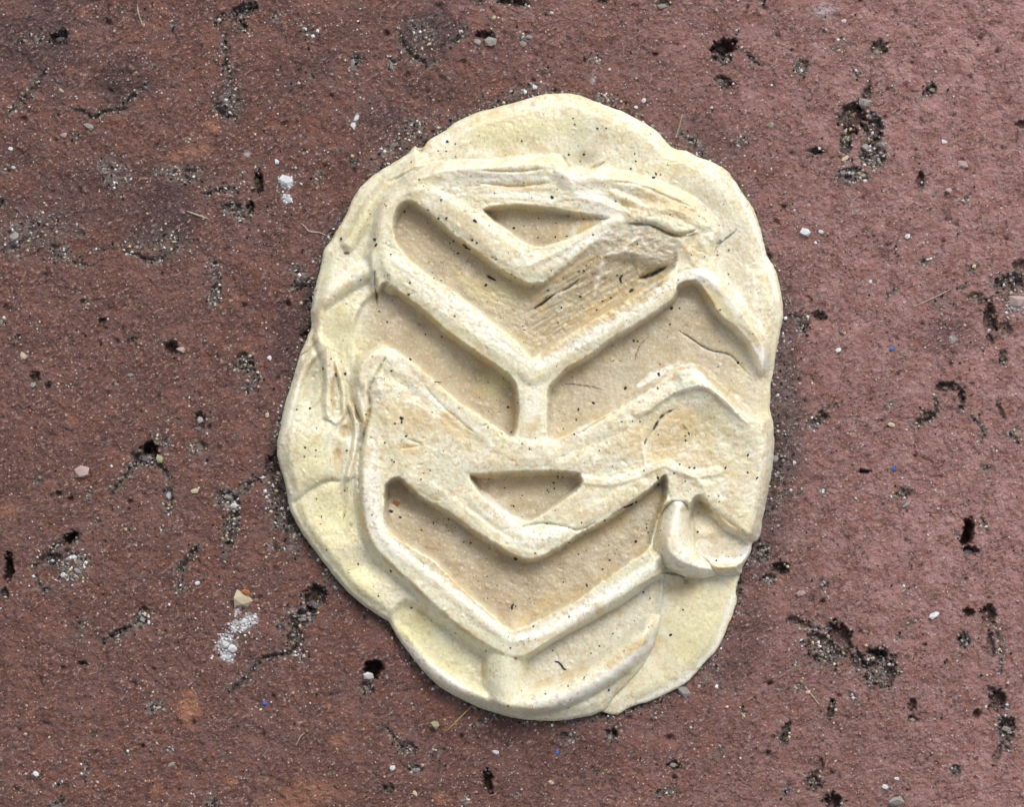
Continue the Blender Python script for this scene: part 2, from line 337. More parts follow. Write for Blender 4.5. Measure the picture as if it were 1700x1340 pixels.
# pits: (cx, cy, rx, ry, angle, depth, dark, grit)
pits = [(98,62,16,13,-30,20,1,.5),(405,18,22,13,-20,22,.9,.8),(402,45,8,8,0,10,.6,.8),(285,578,12,11,0,22,1,.3),(58,627,9,11,20,14,.9,.3),(80,640,6,6,0,9,.8,.6),
 (331,698,10,15,5,14,.9,.3),(249,745,14,12,0,34,1,.1),(240,762,22,14,0,18,.7,.9),(280,830,7,24,0,16,.9,.7),(97,820,6,5,0,10,.8,.2),(117,829,6,5,0,10,.8,.2),
 (118,893,14,8,-30,24,1,.1),(14,945,8,24,5,28,1,.1),(8,985,6,10,0,14,.9,.6),(430,302,8,20,0,26,1,.5),(416,345,7,12,0,20,1,.5),(385,345,16,10,0,10,.5,.9),
 (525,990,22,18,-40,30,1,.6),(505,1025,22,14,-40,16,.8,1),(486,1060,9,22,10,14,.8,.8),(620,1112,15,16,0,30,1,.05),(608,1143,12,12,0,10,.6,.9),(138,1103,7,5,0,14,.9,.4),
 (810,1300,8,20,-5,30,1,.2),(1016,1222,10,12,0,20,.9,.8),(1120,1270,12,9,0,14,.8,.9),(1608,886,10,25,5,40,1,.05),(1611,914,14,7,0,18,1,.4),(1296,944,14,11,20,26,1,.4),
 (1266,918,10,16,-20,12,.6,.9),(1276,962,12,9,-20,12,.5,1),(1395,1055,26,17,38,30,1,.3),(1368,1080,34,27,20,17,.5,.8),(1318,1030,13,10,10,10,.6,.5),(1425,1098,12,16,0,16,.6,.9),
 (1460,1112,28,30,0,18,.4,.9),(1455,1085,22,6,10,20,.9,.4),(1515,1172,7,13,10,18,.9,.4),(1514,1194,9,6,0,10,.5,1),(1380,1180,6,18,10,16,.8,.7),(1304,1218,7,22,8,14,.6,1),
 (1608,1018,10,8,0,22,1,.3),(1642,1020,14,16,0,26,1,.3),(1600,1064,11,12,10,16,.8,.8),(1645,1075,9,22,0,16,.7,.5),(1657,1165,14,18,20,28,1,.4),(1672,1212,14,20,0,20,.7,1),
 (1622,1186,7,8,0,18,.9,.2),(1350,1300,15,14,0,16,.7,.7),(1384,1332,17,13,0,28,1,.5),(1363,1270,5,12,0,10,.6,.2),(1586,1280,9,10,0,12,.6,.8),(1655,1255,6,22,20,12,.6,.4),
 (1645,530,11,34,0,30,1,.5),(1675,470,28,16,-25,16,.7,.8),(1668,548,14,18,20,10,.4,.4),(1620,494,14,9,15,10,.6,.7),(1572,642,20,8,0,20,1,.4),(1597,660,6,18,0,20,1,.5),
 (1535,695,20,10,-30,10,.6,.9),(1360,524,13,7,10,16,.9,.5),(1333,545,10,12,20,8,.4,.9),(1366,692,10,10,0,14,.7,.8),(1352,704,12,9,-20,9,.4,1),(1435,783,11,4,0,12,.9,.1),
 (1203,78,20,14,-10,26,1,.1),(1200,98,16,10,0,12,.6,.9),(1203,138,16,10,20,16,.8,.7),(1458,80,14,14,0,16,.8,.7),(1330,112,12,14,0,8,.4,.9),(1546,148,8,13,15,14,.8,.5),
 (1415,195,22,26,10,30,1,.5),(1450,215,16,26,0,20,.7,.9),(1405,235,10,24,5,18,.8,1),(1448,255,22,26,0,13,.4,1),(1415,290,26,15,0,10,.4,1),(1356,252,11,6,0,12,.8,.6),
 (1528,300,7,15,10,20,1,.3),(1695,440,14,10,0,16,1,.3),(804,57,16,7,0,22,1,.3),(850,3,26,7,0,18,.9,.6),(590,101,8,14,10,8,.5,.9),(651,106,7,12,5,8,.6,.9),
 (358,485,10,22,15,8,.5,.9),(505,478,20,5,-20,14,1,.3),(512,505,10,10,0,10,.9,.6),(510,560,9,12,10,14,1,.3),(410,607,17,15,30,9,.5,1),(403,590,10,6,0,10,.9,.4),
 (455,770,14,22,20,18,1,.5),(470,850,22,60,-18,6,.6,.7),(378,830,19,16,0,8,.4,1),(385,868,10,32,12,10,.7,.9),(168,535,6,10,30,10,.8,.3),(218,565,10,5,-20,8,.8,.4),
 (88,930,16,10,-30,12,.8,.8),(680,1245,14,12,30,9,.7,.6),(690,1278,14,8,10,8,.5,1),(232,1030,10,16,10,10,.6,1),(198,1052,18,8,-30,12,.8,.7),(645,1310,10,8,0,8,.6,.5),
 (1700,205,12,8,0,14,.8,.3),(1440,155,8,12,20,8,.5,.6),(640,520,0.1,0.1,0,0,0,0),(870,62,9,5,0,6,.5,.9),(1395,1395,12,6,0,6,.5,.5),(30,560,6,6,0,8,.6,.3),(1496,845,0.1,0.1,0,0,0,0),
 (1665,595,8,12,10,10,.6,.7),(1660,680,5,18,-20,8,.6,.6),(1500,820,14,8,-20,8,.5,1),(935,1222,8,6,0,8,.5,.5),(1100,5,14,6,0,8,.7,.7),(1000,2,10,5,0,8,.8,.5)]
for (cx, cy, rx, ry, an, dp, dk, gt) in pits:
    if rx < 1: continue
    m = max(rx, ry)*2+6; sl = G.box(cx-m, cx+m, cy-m, cy+m)
    x, y = G.X[sl]-cx, G.Y[sl]-cy; c, s = math.cos(math.radians(an)), math.sin(math.radians(an))
    r = np.sqrt(((x*c+y*s)/rx)**2+((-x*s+y*c)/ry)**2)
    nz = 1.15*fbm(G.X[sl], G.Y[sl], max(8, max(rx, ry)*0.7), 4, 5, 0.8)
    t = 1-sst(0.62, 1.1, r+0.8*nz)
    floor = 4.0*fbm(G.X[sl], G.Y[sl], 7, 3, 15, 0.8)*(0.4+gt)
    G.H[sl] = G.H[sl] - t*dp*(1.35 if gt < .15 else 0.8) + t*floor
    L = G.layer('dark'); L[sl] = np.maximum(L[sl], np.clip(sst(0.55, 1.0, t)*dk*1.1, 0, 1)*(0.35 if gt > .6 else (0.95 if gt < .15 else 0.6)))
    t2 = 1-sst(0.7, 1.5, r+0.9*nz); L = G.layer('grit'); L[sl] = np.maximum(L[sl], t2*gt*0.85)
cracks = [([(372,22),(360,34),(355,45)],3,10),([(376,55),(372,85),(378,115),(382,125),(374,150)],3.5,9),([(352,170),(375,192),(395,193)],4,12),([(247,138),(232,150),(213,166),(205,181),(180,184),(155,194),(138,184),(118,182)],3,12),
 ([(190,30),(190,68),(202,100),(250,95)],2.5,6),([(78,115),(58,140),(40,165),(10,190)],4,10),([(80,190),(74,222)],2.5,6),([(208,418),(235,428),(262,432),(292,412)],3.5,12),([(335,328),(372,314),(398,316)],3.5,9),
 ([(128,235),(150,250),(175,262)],2.5,5),([(340,280),(300,285),(262,292)],3,6),([(232,765),(213,785),(195,808),(183,828)],3.5,12),([(262,765),(274,785),(279,800)],3.5,12),([(285,812),(320,812),(350,818),(375,822)],2.5,8),([(170,728),(195,740),(222,745)],2.5,7),
 ([(395,825),(415,805),(440,790)],3.5,10),([(390,850),(380,900),(372,925)],4,10),([(328,908),(312,930),(294,952)],4,18),([(122,888),(95,908),(72,928),(52,945)],3.5,14),([(60,950),(66,975),(86,980)],3,9),([(240,560),(225,550),(205,568)],2.5,8),
 ([(180,530),(172,545)],2.5,8),([(10,1165),(0,1170)],2,4),([(30,840),(85,868),(140,895)],2,5),([(497,1045),(500,1065),(480,1085),(445,1092),(425,1100)],3.5,14),([(425,1100),(405,1130),(378,1150)],4,12),([(165,1070),(190,1052)],3,9),([(250,1080),(268,1070)],2.5,7),
 ([(145,1265),(138,1300)],3,7),([(195,1300),(205,1280)],2,5),([(640,1205),(660,1235),(672,1250)],3.5,8),([(245,1300),(250,1325)],2,5),([(95,1335),(110,1325)],3,8),([(1425,178),(1440,150),(1444,140)],3,8),([(1235,82),(1250,100),(1262,108)],3,6),
 ([(1335,250),(1370,252)],3,8),([(1310,1028),(1340,1040),(1372,1045),(1398,1032)],3.5,8),([(1480,1010),(1500,1015)],2,5),([(1650,1035),(1662,1080),(1660,1120)],4,8),([(1640,1140),(1655,1155)],4,12),([(1660,1230),(1680,1250)],3,7),([(1500,985),(1520,1000)],2,5),
 ([(1555,655),(1550,690),(1515,705)],3,10),([(1598,672),(1588,688)],3,8),([(1612,690),(1630,715),(1625,740)],3,6),([(1560,730),(1562,745)],2.5,8),([(1500,800),(1440,775)],2.5,5),([(1300,525),(1340,528)],3,6),([(1470,500),(1480,485),(1490,480)],3,6),([(1640,885),(1630,860)],3,8),
 ([(1668,500),(1690,470),(1700,455)],5,12),([(665,50),(668,72),(685,92),(706,104),(725,103)],4,9),([(790,8),(800,0)],4,8),([(860,5),(880,8)],3,8),([(740,75),(765,60),(772,40)],3,6),([(1540,145),(1530,165)],3,6),([(1290,1215),(1300,1240)],3,6),([(480,480),(520,466)],4,10),
 ([(395,690),(375,720)],0.5,1),([(485,1140),(520,1120)],2,4),([(1435,860),(1445,870)],2,5),([(1250,925),(1262,935)],4,8),([(1300,1330),(1310,1300)],3,6),([(320,120),(330,128)],2,5),([(485,40),(505,55)],2.5,6),([(515,125),(522,130)],4,8),
 ([(0,420),(20,412),(40,400)],4,9),([(85,405),(95,415),(90,440)],3.5,8),([(120,435),(150,440)],3,6),([(0,330),(8,345)],4,8),([(360,435),(350,445)],4,10),([(475,260),(490,240)],0.5,1)]
for p, wd, dp in cracks:
    if wd < 2.6: continue
    G.add(p, wd*1.1, -dp*0.9, 0.6, 1.5, jag=5.5); G.stroke('dark', p, wd*0.6, 0.55, 2.2); G.stroke('grit', p, wd*2.6, 0.55, 1.2)
# weathered patches, and a darker band beside the gum
for (n, cx, cy, rx, ry, an, am) in [('purple',60,55,110,80,-20,.75),('purple',200,135,60,48,-20,.85),('purple',150,330,200,70,-10,.45),('purple',385,165,34,36,0,.85),('purple',275,355,70,68,0,.9),('purple',715,55,60,56,0,1),('purple',90,120,60,40,30,.6),('purple',30,250,50,40,0,.5),('purple',500,120,70,30,-20,.4),('purple',640,200,60,40,30,.6),('purple',1578,556,46,40,0,.5),
   ('purple',1300,640,40,230,0,.75),('purple',1270,880,40,90,12,.7),('grit',1300,700,30,190,0,.3),('purple',1240,1060,40,90,20,.45),('purple',1180,240,70,40,35,.5),('purple',480,560,36,80,0,.6),('purple',60,370,60,40,0,.5),('purple',560,380,30,60,30,.4),('purple',900,1225,160,26,3,.35),('purple',720,150,60,30,0,.5),
   ('grit',60,390,70,45,-10,.35),('grit',300,290,50,18,10,.45),('grit',190,295,28,34,0,.4),('grit',385,165,22,20,0,.5),('grit',120,940,34,30,-30,.7),('grit',265,405,70,30,0,.3),('grit',700,55,35,35,0,.35),('grit',1290,800,22,80,10,.35),('grit',1285,560,14,60,0,.3),
   ('grit',1150,235,40,10,35,.75),('grit',870,150,40,10,-15,.55),('grit',1010,165,26,10,20,.7),('grit',640,250,40,8,-40,.6),('grit',520,900,10,30,-25,.5),('grit',1225,985,14,40,5,.5),('grit',1180,1120,40,10,-45,.4),('grit',480,1040,30,20,-30,.3),('grit',690,215,30,22,40,.5),
   ('orange',315,1175,20,32,0,.75),('orange',258,1315,9,14,0,.7),('orange',385,1298,10,8,0,.7),('orange',505,1325,75,32,-15,.42),('orange',130,60,14,10,0,.3),('orange',352,208,16,9,30,.7),('orange',120,122,14,10,0,.4),('orange',48,1185,9,6,0,.5),('orange',118,698,11,9,0,.5),
   ('orange',15,850,22,12,0,.4),('orange',305,255,50,14,-10,.35),('orange',1488,818,11,8,0,.7),('orange',1640,530,6,8,0,.2),('orange',730,1325,14,12,0,.5),('orange',138,18,14,10,0,.35),('orange',410,580,10,8,0,.3),('orange',1665,548,16,22,0,.3),('orange',564,1230,20,12,0,.35),
   ('efflo_glint',475,302,13,12,10,1),('efflo_glint',476,330,9,9,0,.9),('efflo_glint',375,1072,17,22,10,1),('efflo_glint',405,1035,24,14,-30,.9),('efflo_glint',395,1014,6,10,0,.8),('efflo_glint',380,1092,10,9,0,1),('efflo_glint',1583,562,8,8,0,.45),('efflo_glint',1335,387,7,7,0,.8),('efflo_glint',985,128,5,14,5,.5),  # pale spot on the smooth grey bump is a painted highlight
   ('efflo_glint',592,195,4,12,30,.5),('efflo_glint',1365,18,24,14,10,.35),('efflo_glint',1480,1110,0.5,0.5,0,0),('efflo_glint',410,255,7,6,0,.5),('efflo_glint',285,285,10,4,0,.3),('efflo_glint',1690,505,18,14,-20,.75),('efflo_glint',960,165,10,5,0,.3),('efflo_glint',1425,350,12,5,0,.4),('efflo_glint',240,20,0.5,0.5,0,0)]:
    if rx > 1: G.blob(n, cx, cy, rx, ry, an, am)
# sky sheen painted into the colour: paler and pinker over one side
lite = sst(-0.35, 1.0, ((X-900)/900*0.95 + (560-Y)/900*0.22 + np.abs((Y-560)/900)*0.15) + 0.35*fbm(X, Y, 330, 3, 90) - 0.12)
G.layer('light')[:] = np.clip(lite, 0, 1)*0.85
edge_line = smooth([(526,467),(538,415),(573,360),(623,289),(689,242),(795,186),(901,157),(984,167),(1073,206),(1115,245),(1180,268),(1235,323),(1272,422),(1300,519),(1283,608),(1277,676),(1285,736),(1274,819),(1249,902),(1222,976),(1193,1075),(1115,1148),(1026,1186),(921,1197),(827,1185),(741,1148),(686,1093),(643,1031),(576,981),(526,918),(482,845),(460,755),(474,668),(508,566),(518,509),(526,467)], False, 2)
G.stroke('grit', edge_line, 9, 0.42, 1.2, taper=0); G.stroke('dark', edge_line, 5, 0.5, 1.6, taper=0)  # grime round the gum, its contact shadow painted in with it
for p, wd_ in [([(455,700),(452,760),(462,820),(490,880)],10),([(530,440),(515,480),(505,530),(500,570)],9),([(560,965),(600,1005),(640,1040),(660,1070)],6),([(1290,700),(1290,780),(1278,830)],8),([(1235,940),(1228,1000)],6)]: G.stroke('dark', p, wd_, 0.85, 1.4)  # deeper contact shadow and trapped grime painted beside the edge
# random small pits and pimples
rr = random.Random(4)
for i in range(900):
    cx, cy = rr.uniform(-20, 1720), rr.uniform(-20, 1360); r = rr.choice([1.2,1.4,1.6,2,2.2,2.8,3.4,4.5])
    G.bump(cx, cy, r*rr.uniform(.7,1.8), r, rr.uniform(0,180), -rr.uniform(2,5)*r*0.5)
    if rr.random() < .5: G.blob('dark', cx, cy, r*1.1, r*0.9, 0, rr.uniform(.4,.9), 0.3)
for i in range(230):                                      # small eroded clusters
    cx, cy = rr.uniform(-20, 1720), rr.uniform(-20, 1360); rx = rr.uniform(4, 15); ry = rx*rr.uniform(.35, .9); an = rr.gauss(-35, 40)
    G.blob('grit', cx, cy, rx*1.3, ry*1.3, an, rr.uniform(.3, .8), 0.8); G.bump(cx, cy, rx*.7, ry*.7, an, -rr.uniform(1, 5))
    if rr.random() < .45: G.blob('dark', cx+rr.uniform(-4,4), cy-rr.uniform(0,4), rx*.5, ry*.5, an, rr.uniform(.5,.9), 0.8)
zz = np.zeros_like(X)
for n in ('dark','grit','purple','orange','efflo_glint','light'): G.layer(n)
# rest of the surface slopes evenly outside the frame
brick = build_grid('brick_paving', X, Y, G.H, None, {'stain_shadingA': (G.L['dark'], G.L['grit'], G.L['purple']), 'stain_shadingB': (G.L['orange'], G.L['efflo_glint'], G.L['light'])}, M_BRICK)
brick['kind'] = 'structure'
def ground(px, py):
    i = int(np.clip(np.searchsorted(G.xs, px), 1, len(G.xs)-1)); j = int(np.clip(np.searchsorted(G.ys, py), 1, len(G.ys)-1)); return float(G.H[j, i])

# ------------------------------------------------------------------ the chewing gum
gum = bpy.data.objects.new('chewing_gum', None); COL.objects.link(gum)
gum.empty_display_size = 0.01
gum['label'] = 'flattened cream chewing gum with a zigzag shoe tread pressed into it, stuck on red brick'; gum['category'] = 'chewing gum'

R_TOP = [(526,467),(534,438),(538,415),(545,405),(552,396),(573,360),(582,339),(597,313),(623,289),(664,264),(679,253),(689,242),(697,250),(702,245),(714,232),(740,216),(758,202),(795,186),(832,176),(880,163),(901,157),(932,155),(958,157),(984,167),(1011,177),(1037,187),(1073,206),(1094,221),(1115,245),(1141,251),(1162,262),(1180,268),(1204,281),(1217,297),(1235,323),(1251,349),(1264,386),(1272,422),(1287,449),(1296,485),(1300,519),(1295,550),(1290,577),(1285,608),(1279,640),(1279,655),(1277,676),(1283,702),(1285,736),(1283,770),(1280,788),(1274,819),(1267,856),(1260,892),(1249,902),(1246,916),(1233,942),(1229,953)]
R_STEP = [(1205,958),(1180,956),(1150,952),(1122,945),(1108,940),(1103,953),(1101,985),(1097,1020),(1093,1046),(1083,1076),(1068,1105),(1046,1132),(1022,1156),(1004,1178)]
R_BOT = [(985,1187),(966,1191),(921,1197),(874,1195),(827,1185),(783,1169),(741,1148),(710,1122),(686,1093),(663,1062),(650,1040),(643,1031),(610,1010),(576,981),(550,950),(526,918),(500,882),(482,845),(474,804),(462,765),(460,745),(465,712),(474,668),(488,626),(497,592),(508,566),(517,543),(516,524),(517,509)]
OUT = smooth(R_TOP+R_STEP+R_BOT, True, 3)
F = Field(np.arange(436, 1326, 1.25), np.arange(130, 1222, 1.25), True, 11)
F.WX = F.X + 1.7*fbm(F.X, F.Y, 26, 4, 31, 0.72); F.WY = F.Y + 1.7*fbm(F.X, F.Y, 26, 4, 45, 0.72)
X, Y = F.X, F.Y
_, D_out, _ = F.dist(OUT, 0, True, full=True)
F.H[:] = 25 + 2.5*fbm(X, Y, 90, 3, 4)
# lower, thinner edge all round
TOPREG = [(612,440),(621,398),(634,352),(656,318),(690,294),(740,278),(830,272),(900,266),(925,268),(948,290),(975,288),(1010,292),(1060,300),(1120,322),(1165,350),(1190,385),(1180,425),(1205,475),(1240,525),(1268,570),(1272,600),(1262,640),(1268,690),(1278,730),(1276,785),(1262,850),(1248,893),(1222,945),(1150,948),(1103,938),(1100,954),(1040,990),(960,1036),(885,1088),(835,1088),(762,1044),(682,972),(620,912),(602,860),(597,780),(604,725),(590,660),(594,610),(618,578),(640,560),(630,500),(622,470)]
def topreg(x, y): return 51 + 3*fbm(x, y, 120, 2, 51) - 9*sst(980, 1200, x)*sst(520, 380, y)
F.area(TOPREG, topreg, 20, 0.45)
# flange relief
for b in [(515,755,46,52,0,12),(545,720,30,25,0,6),(540,905,55,45,40,5),(608,935,26,20,40,-9),(560,858,30,32,0,-6),(620,990,50,22,42,4),(900,215,120,32,0,5),(968,272,20,15,-20,-13),(1000,205,70,26,25,5),(1170,310,60,30,40,7),(1255,470,30,80,-15,6),
          (519,640,17,46,12,-12),(590,525,44,26,0,6),(640,365,10,40,5,0),(1175,1080,60,60,0,3),(1190,410,30,22,0,-4),(700,1075,40,16,40,-6),(1250,640,30,40,0,-14)]: F.bump(*b)
# spur running to the left edge
F.ridge([(640,440),(600,455),(565,478),(535,500),(522,510)], 24, lambda T: 46-12*T, 6, 0.6)
F.ridge([(700,268),(655,300),(615,345),(598,378),(580,405)], 20, 34, 6, 0.6)
F.ridge([(530,560),(545,590),(549,640),(545,690)], 16, 34, 6, 0.6)
F.ridge([(558,600),(570,640),(572,668),(570,690),(558,702),(547,690)], 9, 34.5, 5, 0.6)
F.ridge([(584,672),(594,702),(590,745),(580,790)], 10, 40, 4, 0.6)
F.ridge([(535,500),(530,540),(534,580)], 14, 32, 5, 0.6)
F.ridge([(470,735),(486,670),(500,620),(520,590)], 12, 30, 5, 0.6)
F.ridge([(475,790),(490,850),(530,915),(590,985),(640,1020)], 10, 27, 5, 0.5)
F.add([(555,622),(553,655),(556,682)], 4, -5); F.add([(576,630),(584,660),(592,690),(604,705)], 4, -4.5); F.add([(576,705),(570,730)], 8, -7)
F.add([(538,588),(537,640),(530,668),(512,682)], 3.5, -5); F.add([(496,593),(512,582),(530,566)], 2.5, -6)
F.add([(492,832),(515,812),(545,797),(562,800)], 9, -5, 0.6); F.add([(560,745),(566,800),(570,860)], 9, -6)
# ---- tread pockets
def fl(a, gx=0, gy=0, cx=850, cy=700): return lambda x, y: a - 4 + gx*(x-cx) + gy*(y-cy) + 1.3*fbm(x, y, 40, 3, 66) + 0.5*fbm(x, y, 12, 2, 67)
PA = [(803,350),(820,345),(858,341),(900,345),(945,352),(985,358),(1012,363),(992,374),(958,391),(927,404),(893,411),(871,404),(842,383),(819,368)]
PB = [(663,345),(675,336),(691,340),(727,368),(753,391),(792,420),(832,449),(860,464),(875,471),(900,470),(925,452),(955,428),(985,405),(1020,392),(1060,388),(1095,398),(1122,420),(1118,444),(1102,459),(1076,476),(1037,497),(997,522),(958,545),(914,574),(885,593),(880,590),(858,566),(818,534),(779,503),(745,476),(727,467),(688,435),(667,412),(656,389),(655,365)]
PC = [(628,481),(641,470),(662,484),(701,514),(740,548),(779,577),(813,600),(840,618),(855,637),(860,665),(859,697),(851,724),(832,712),(800,689),(764,665),(727,634),(701,611),(675,593),(651,577),(628,572),(604,590),(585,570),(590,530),(606,500)]
PD = [(911,645),(922,631),(945,608),(979,592),(1010,566),(1050,543),(1089,517),(1117,496),(1126,475),(1140,468),(1159,473),(1193,524),(1222,548),(1247,580),(1260,610),(1275,650),(1276,695),(1250,695),(1230,681),(1199,652),(1172,629),(1157,613),(1131,611),(1102,626),(1063,655),(1010,684),(958,710),(919,728),(909,712),(910,668)]
PE = [(779,789),(800,785),(850,782),(919,780),(953,783),(964,789),(963,807),(932,832),(901,853),(880,864),(858,858),(832,845),(798,819)]
PF = [(664,792),(641,806),(640,837),(640,869),(657,887),(688,908),(722,929),(746,952),(779,984),(819,1018),(847,1043),(874,1036),(913,1017),(953,997),(992,968),(1040,934),(1078,906),(1089,877),(1097,845),(1106,815),(1104,789),(1094,796),(1068,817),(1037,840),(997,869),(966,882),(932,904),(888,926),(858,922),(819,900),(779,874),(740,845),(696,822)]
PG = [(672,1000),(700,1010),(745,1042),(790,1075),(808,1090),(806,1120),(800,1148),(780,1145),(745,1118),(705,1085),(672,1050),(655,1020)]
PH = [(873,1092),(885,1082),(932,1053),(990,1021),(1037,990),(1096,956),(1098,990),(1092,1034),(1063,1048),(1026,1073),(984,1106),(932,1128),(885,1146),(872,1140),(869,1115)]
PI = [(1147,836),(1160,824),(1180,848),(1205,874),(1240,894),(1240,925),(1200,937),(1165,925),(1148,905),(1141,870)]
F.area(PA, fl(25, 0.05, 0, 880), 7, 0.75, 'floor', 0.95, dirw=0.9)
F.area(PB, fl(23, 0.0, 0.0), 8, 0.65, 'floor', 0.95, dirw=0.5)
# sagging sheet over the upper right arm
sl, D, _ = F.dist(smooth([(875,466),(925,442),(985,406),(1020,388),(1065,384),(1118,402)], False), 110)
t = np.exp(-(D/52.0)**2)*sst(868, 930, X[sl])
F.H[sl] += t*(46-F.H[sl])*0.85
F.area(PC, fl(20, -0.045, 0.0, 700), 8, 0.65, 'floor', 0.95, dirw=0.6)
F.area(PD, fl(19, 0.03, 0.0, 1000), 9, 0.65, 'floor', 0.8, dirw=0.5)
F.area(PE, fl(22), 8, 0.8, 'floor', 1.0, dirw=1.0)
F.area(PF, lambda x, y: fl(22)(x, y) - 9*sst(740, 650, x)*sst(870, 820, y), 8, 0.7, 'floor', 1.0, dirw=0.7)
F.area(PG, fl(17), 16, 0.5)
F.area(PH, lambda x, y: fl(21)(x, y) - 7*sst(0, 90, 1010-0.62*(x-1000)-y+20), 12, 0.6, 'grey', 0.55)
F.area(PI, lambda x, y: fl(33)(x, y) - 14*sst(1200, 1150, x)*sst(890, 850, y), 14, 0.6, 'grey', 0.6)
L = F.layer('floor')          # the pressed-in street dirt fades where the tread touched lightly
L *= np.clip(1 - sst(640, 585, X)*sst(420, 480, Y)*sst(760, 700, Y) - 0.8*sst(1190, 1250, X), 0, 1)*(0.85+0.25*fbm(X, Y, 50, 3, 13))
F.area([(1108,838),(1120,834),(1140,838),(1146,870),(1156,910),(1176,930),(1182,945),(1176,962),(1112,955),(1090,925),(1080,900),(1088,860)], 28, 12, 0.5)
# dish below the fold top right
F.area([(1012,378),(1045,372),(1085,376),(1112,390),(1128,405),(1115,432),(1085,442),(1050,430),(1015,425),(985,415)], fl(45, 0, -0.05, 1060, 410), 26, 0.5, 'grey', 0.6)
# folded layers at the top and right: each lies over the next with a crisp lip
for a in [([(905,258),(880,268),(830,267),(760,266),(690,276),(655,296)],7,5,45),([(1120,322),(1060,298),(1005,280),(975,288),(950,288),(935,268)],6,6,35),
    ([(1030,371),(1080,375),(1108,388),(1132,393),(1160,388)],7,5,45),([(1275,705),(1234,688),(1198,654),(1172,629),(1140,612),(1110,618)],8,6,60),([(1275,568),(1240,525),(1200,470),(1165,445)],4,6,30),
    ([(486,836),(515,812),(545,797),(566,798)],6,8,60),([(1052,700),(1080,680),(1120,652),(1165,642),(1200,668),(1238,702)],5,5,22)]: F.step(*a)
F.area([(1060,700),(1095,670),(1140,662),(1175,690),(1170,735),(1110,760),(1065,745)], -5, 44, 0.5, mode='add')
F.area([(620,620),(690,655),(800,735),(880,765),(1000,730),(1060,700),(1050,760),(960,778),(780,782),(740,822),(660,780),(632,700)], 4, 30, 0.6, mode='add')
F.bump(1170, 405, 26, 40, -10, 5); F.bump(1205, 370, 30, 40, -30, 3); F.add([(1150,384),(1142,400),(1130,420)], 4, -3)
F.ridge([(1015,322),(1070,345),(1120,352),(1165,378)], 20, 50, 8, 0.6)
# ---- ridge crowns
F.ridge([(654,470),(640,430),(637,385),(648,345),(672,322),(700,318)], 22, 53, 5, 0.45)
F.crown([(648,440),(690,470),(735,508),(790,545),(840,582),(885,618)], 27, 5)
F.crown([(885,618),(935,582),(990,550),(1040,520),(1085,492),(1118,468),(1150,452)], 27, 5)
F.ridge([(1120,466),(1150,452),(1182,462),(1210,500),(1238,540),(1262,578),(1262,596)], 17, lambda T: 52-9*T, 5, 0.5)
F.crown([(885,655),(884,675),(884,700),(880,745)], 32, 4)
F.crown([(700,325),(760,360),(815,400),(860,432),(893,442),(930,425),(975,400),(1020,380)], 27, 5)
F.ridge([(612,660),(603,625),(612,600),(636,590),(655,600)], 19, 51, 6, 0.5)
F.crown([(620,640),(615,612),(636,594),(672,612),(725,655),(785,700),(850,745),(910,750)], 25, 4.5)
F.crown([(910,745),(970,720),(1040,690),(1100,645),(1150,622),(1190,655),(1232,692)], 22, 3.5)
F.ridge([(632,735),(622,790),(621,850),(645,900),(700,945),(750,985),(805,1030),(850,1062)], 25, 52, 5, 0.42)
F.ridge([(850,1062),(905,1048),(960,1018),(1020,985),(1060,955),(1092,930)], 23, 53, 5, 0.42)
F.ridge([(852,1048),(842,1080),(838,1120),(842,1180)], 37, 51, 9, 0.45)
F.ridge([(668,1060),(700,1098),(745,1134),(800,1160),(850,1170)], 22, lambda T: 33+8*T, 6, 0.5)
F.ridge([(850,1168),(905,1160),(955,1141),(1005,1112),(1048,1080),(1088,1046)], 28, 49, 6, 0.45)
F.crown([(790,830),(840,868),(885,893),(930,880),(960,860),(1010,835),(1060,805)], 18, 3)
F.crown([(680,795),(730,820),(780,858),(830,895),(880,912)], 14, 2.5)
F.crown([(960,795),(1010,800),(1055,788),(1085,774),(1106,770),(1130,782),(1160,786),(1190,782)], 10, 4)
# folds, wrinkles
for p, wd, am in [([(690,276),(760,266),(830,267),(880,268),(905,256)],3,-4),([(640,302),(662,296),(690,280)],3,-5),([(935,262),(950,286),(975,284),(1003,271)],3.5,-7),([(1020,305),(1055,308),(1100,326),(1145,345)],3,-3),
    ([(1045,372),(1080,374),(1108,388),(1130,392),(1153,383)],3,-10),([(641,596),(622,631),(614,648),(615,682),(607,712),(599,742),(596,776),(597,815)],3,-11),([(590,671),(597,690),(603,702)],2.5,-6),([(623,452),(624,478),(627,510)],2,-7),
    ([(1060,463),(1078,457),(1104,444)],4,-14),([(885,514),(905,500),(924,487)],2.2,-5),([(927,486),(950,474),(960,464)],2,-4),([(1127,550),(1150,565),(1175,581),(1205,588),(1222,600),(1248,628)],2,-4),([(1172,629),(1198,652),(1234,684)],3,-7),
    ([(1200,470),(1235,520),(1268,560)],3,-6),([(1118,680),(1098,693),(1085,710),(1070,735)],3,-4),([(1030,840),(1000,868),(960,878)],2,-3),([(868,874),(900,868),(940,874),(962,880),(985,868)],2,-5),([(1150,905),(1148,872),(1144,838)],4,-8),([(1160,828),(1195,858),(1238,888)],6,-5),
    ([(660,850),(690,890)],0.5,0),([(665,560),(600,585)],3,0),([(1095,792),(1112,830)],3,-3),([(1040,770),(1028,762)],2,-2),([(668,745),(700,738),(680,730)],2,-3),([(960,720),(1010,690),(1060,660)],2.5,-3),([(705,640),(740,680),(790,720)],3,-2),([(800,286),(850,288),(900,284)],2,-3),([(790,305),(850,312),(910,306)],2,-3)]:
    F.add(p, wd, am, 0.6, 1.6, 1.6)
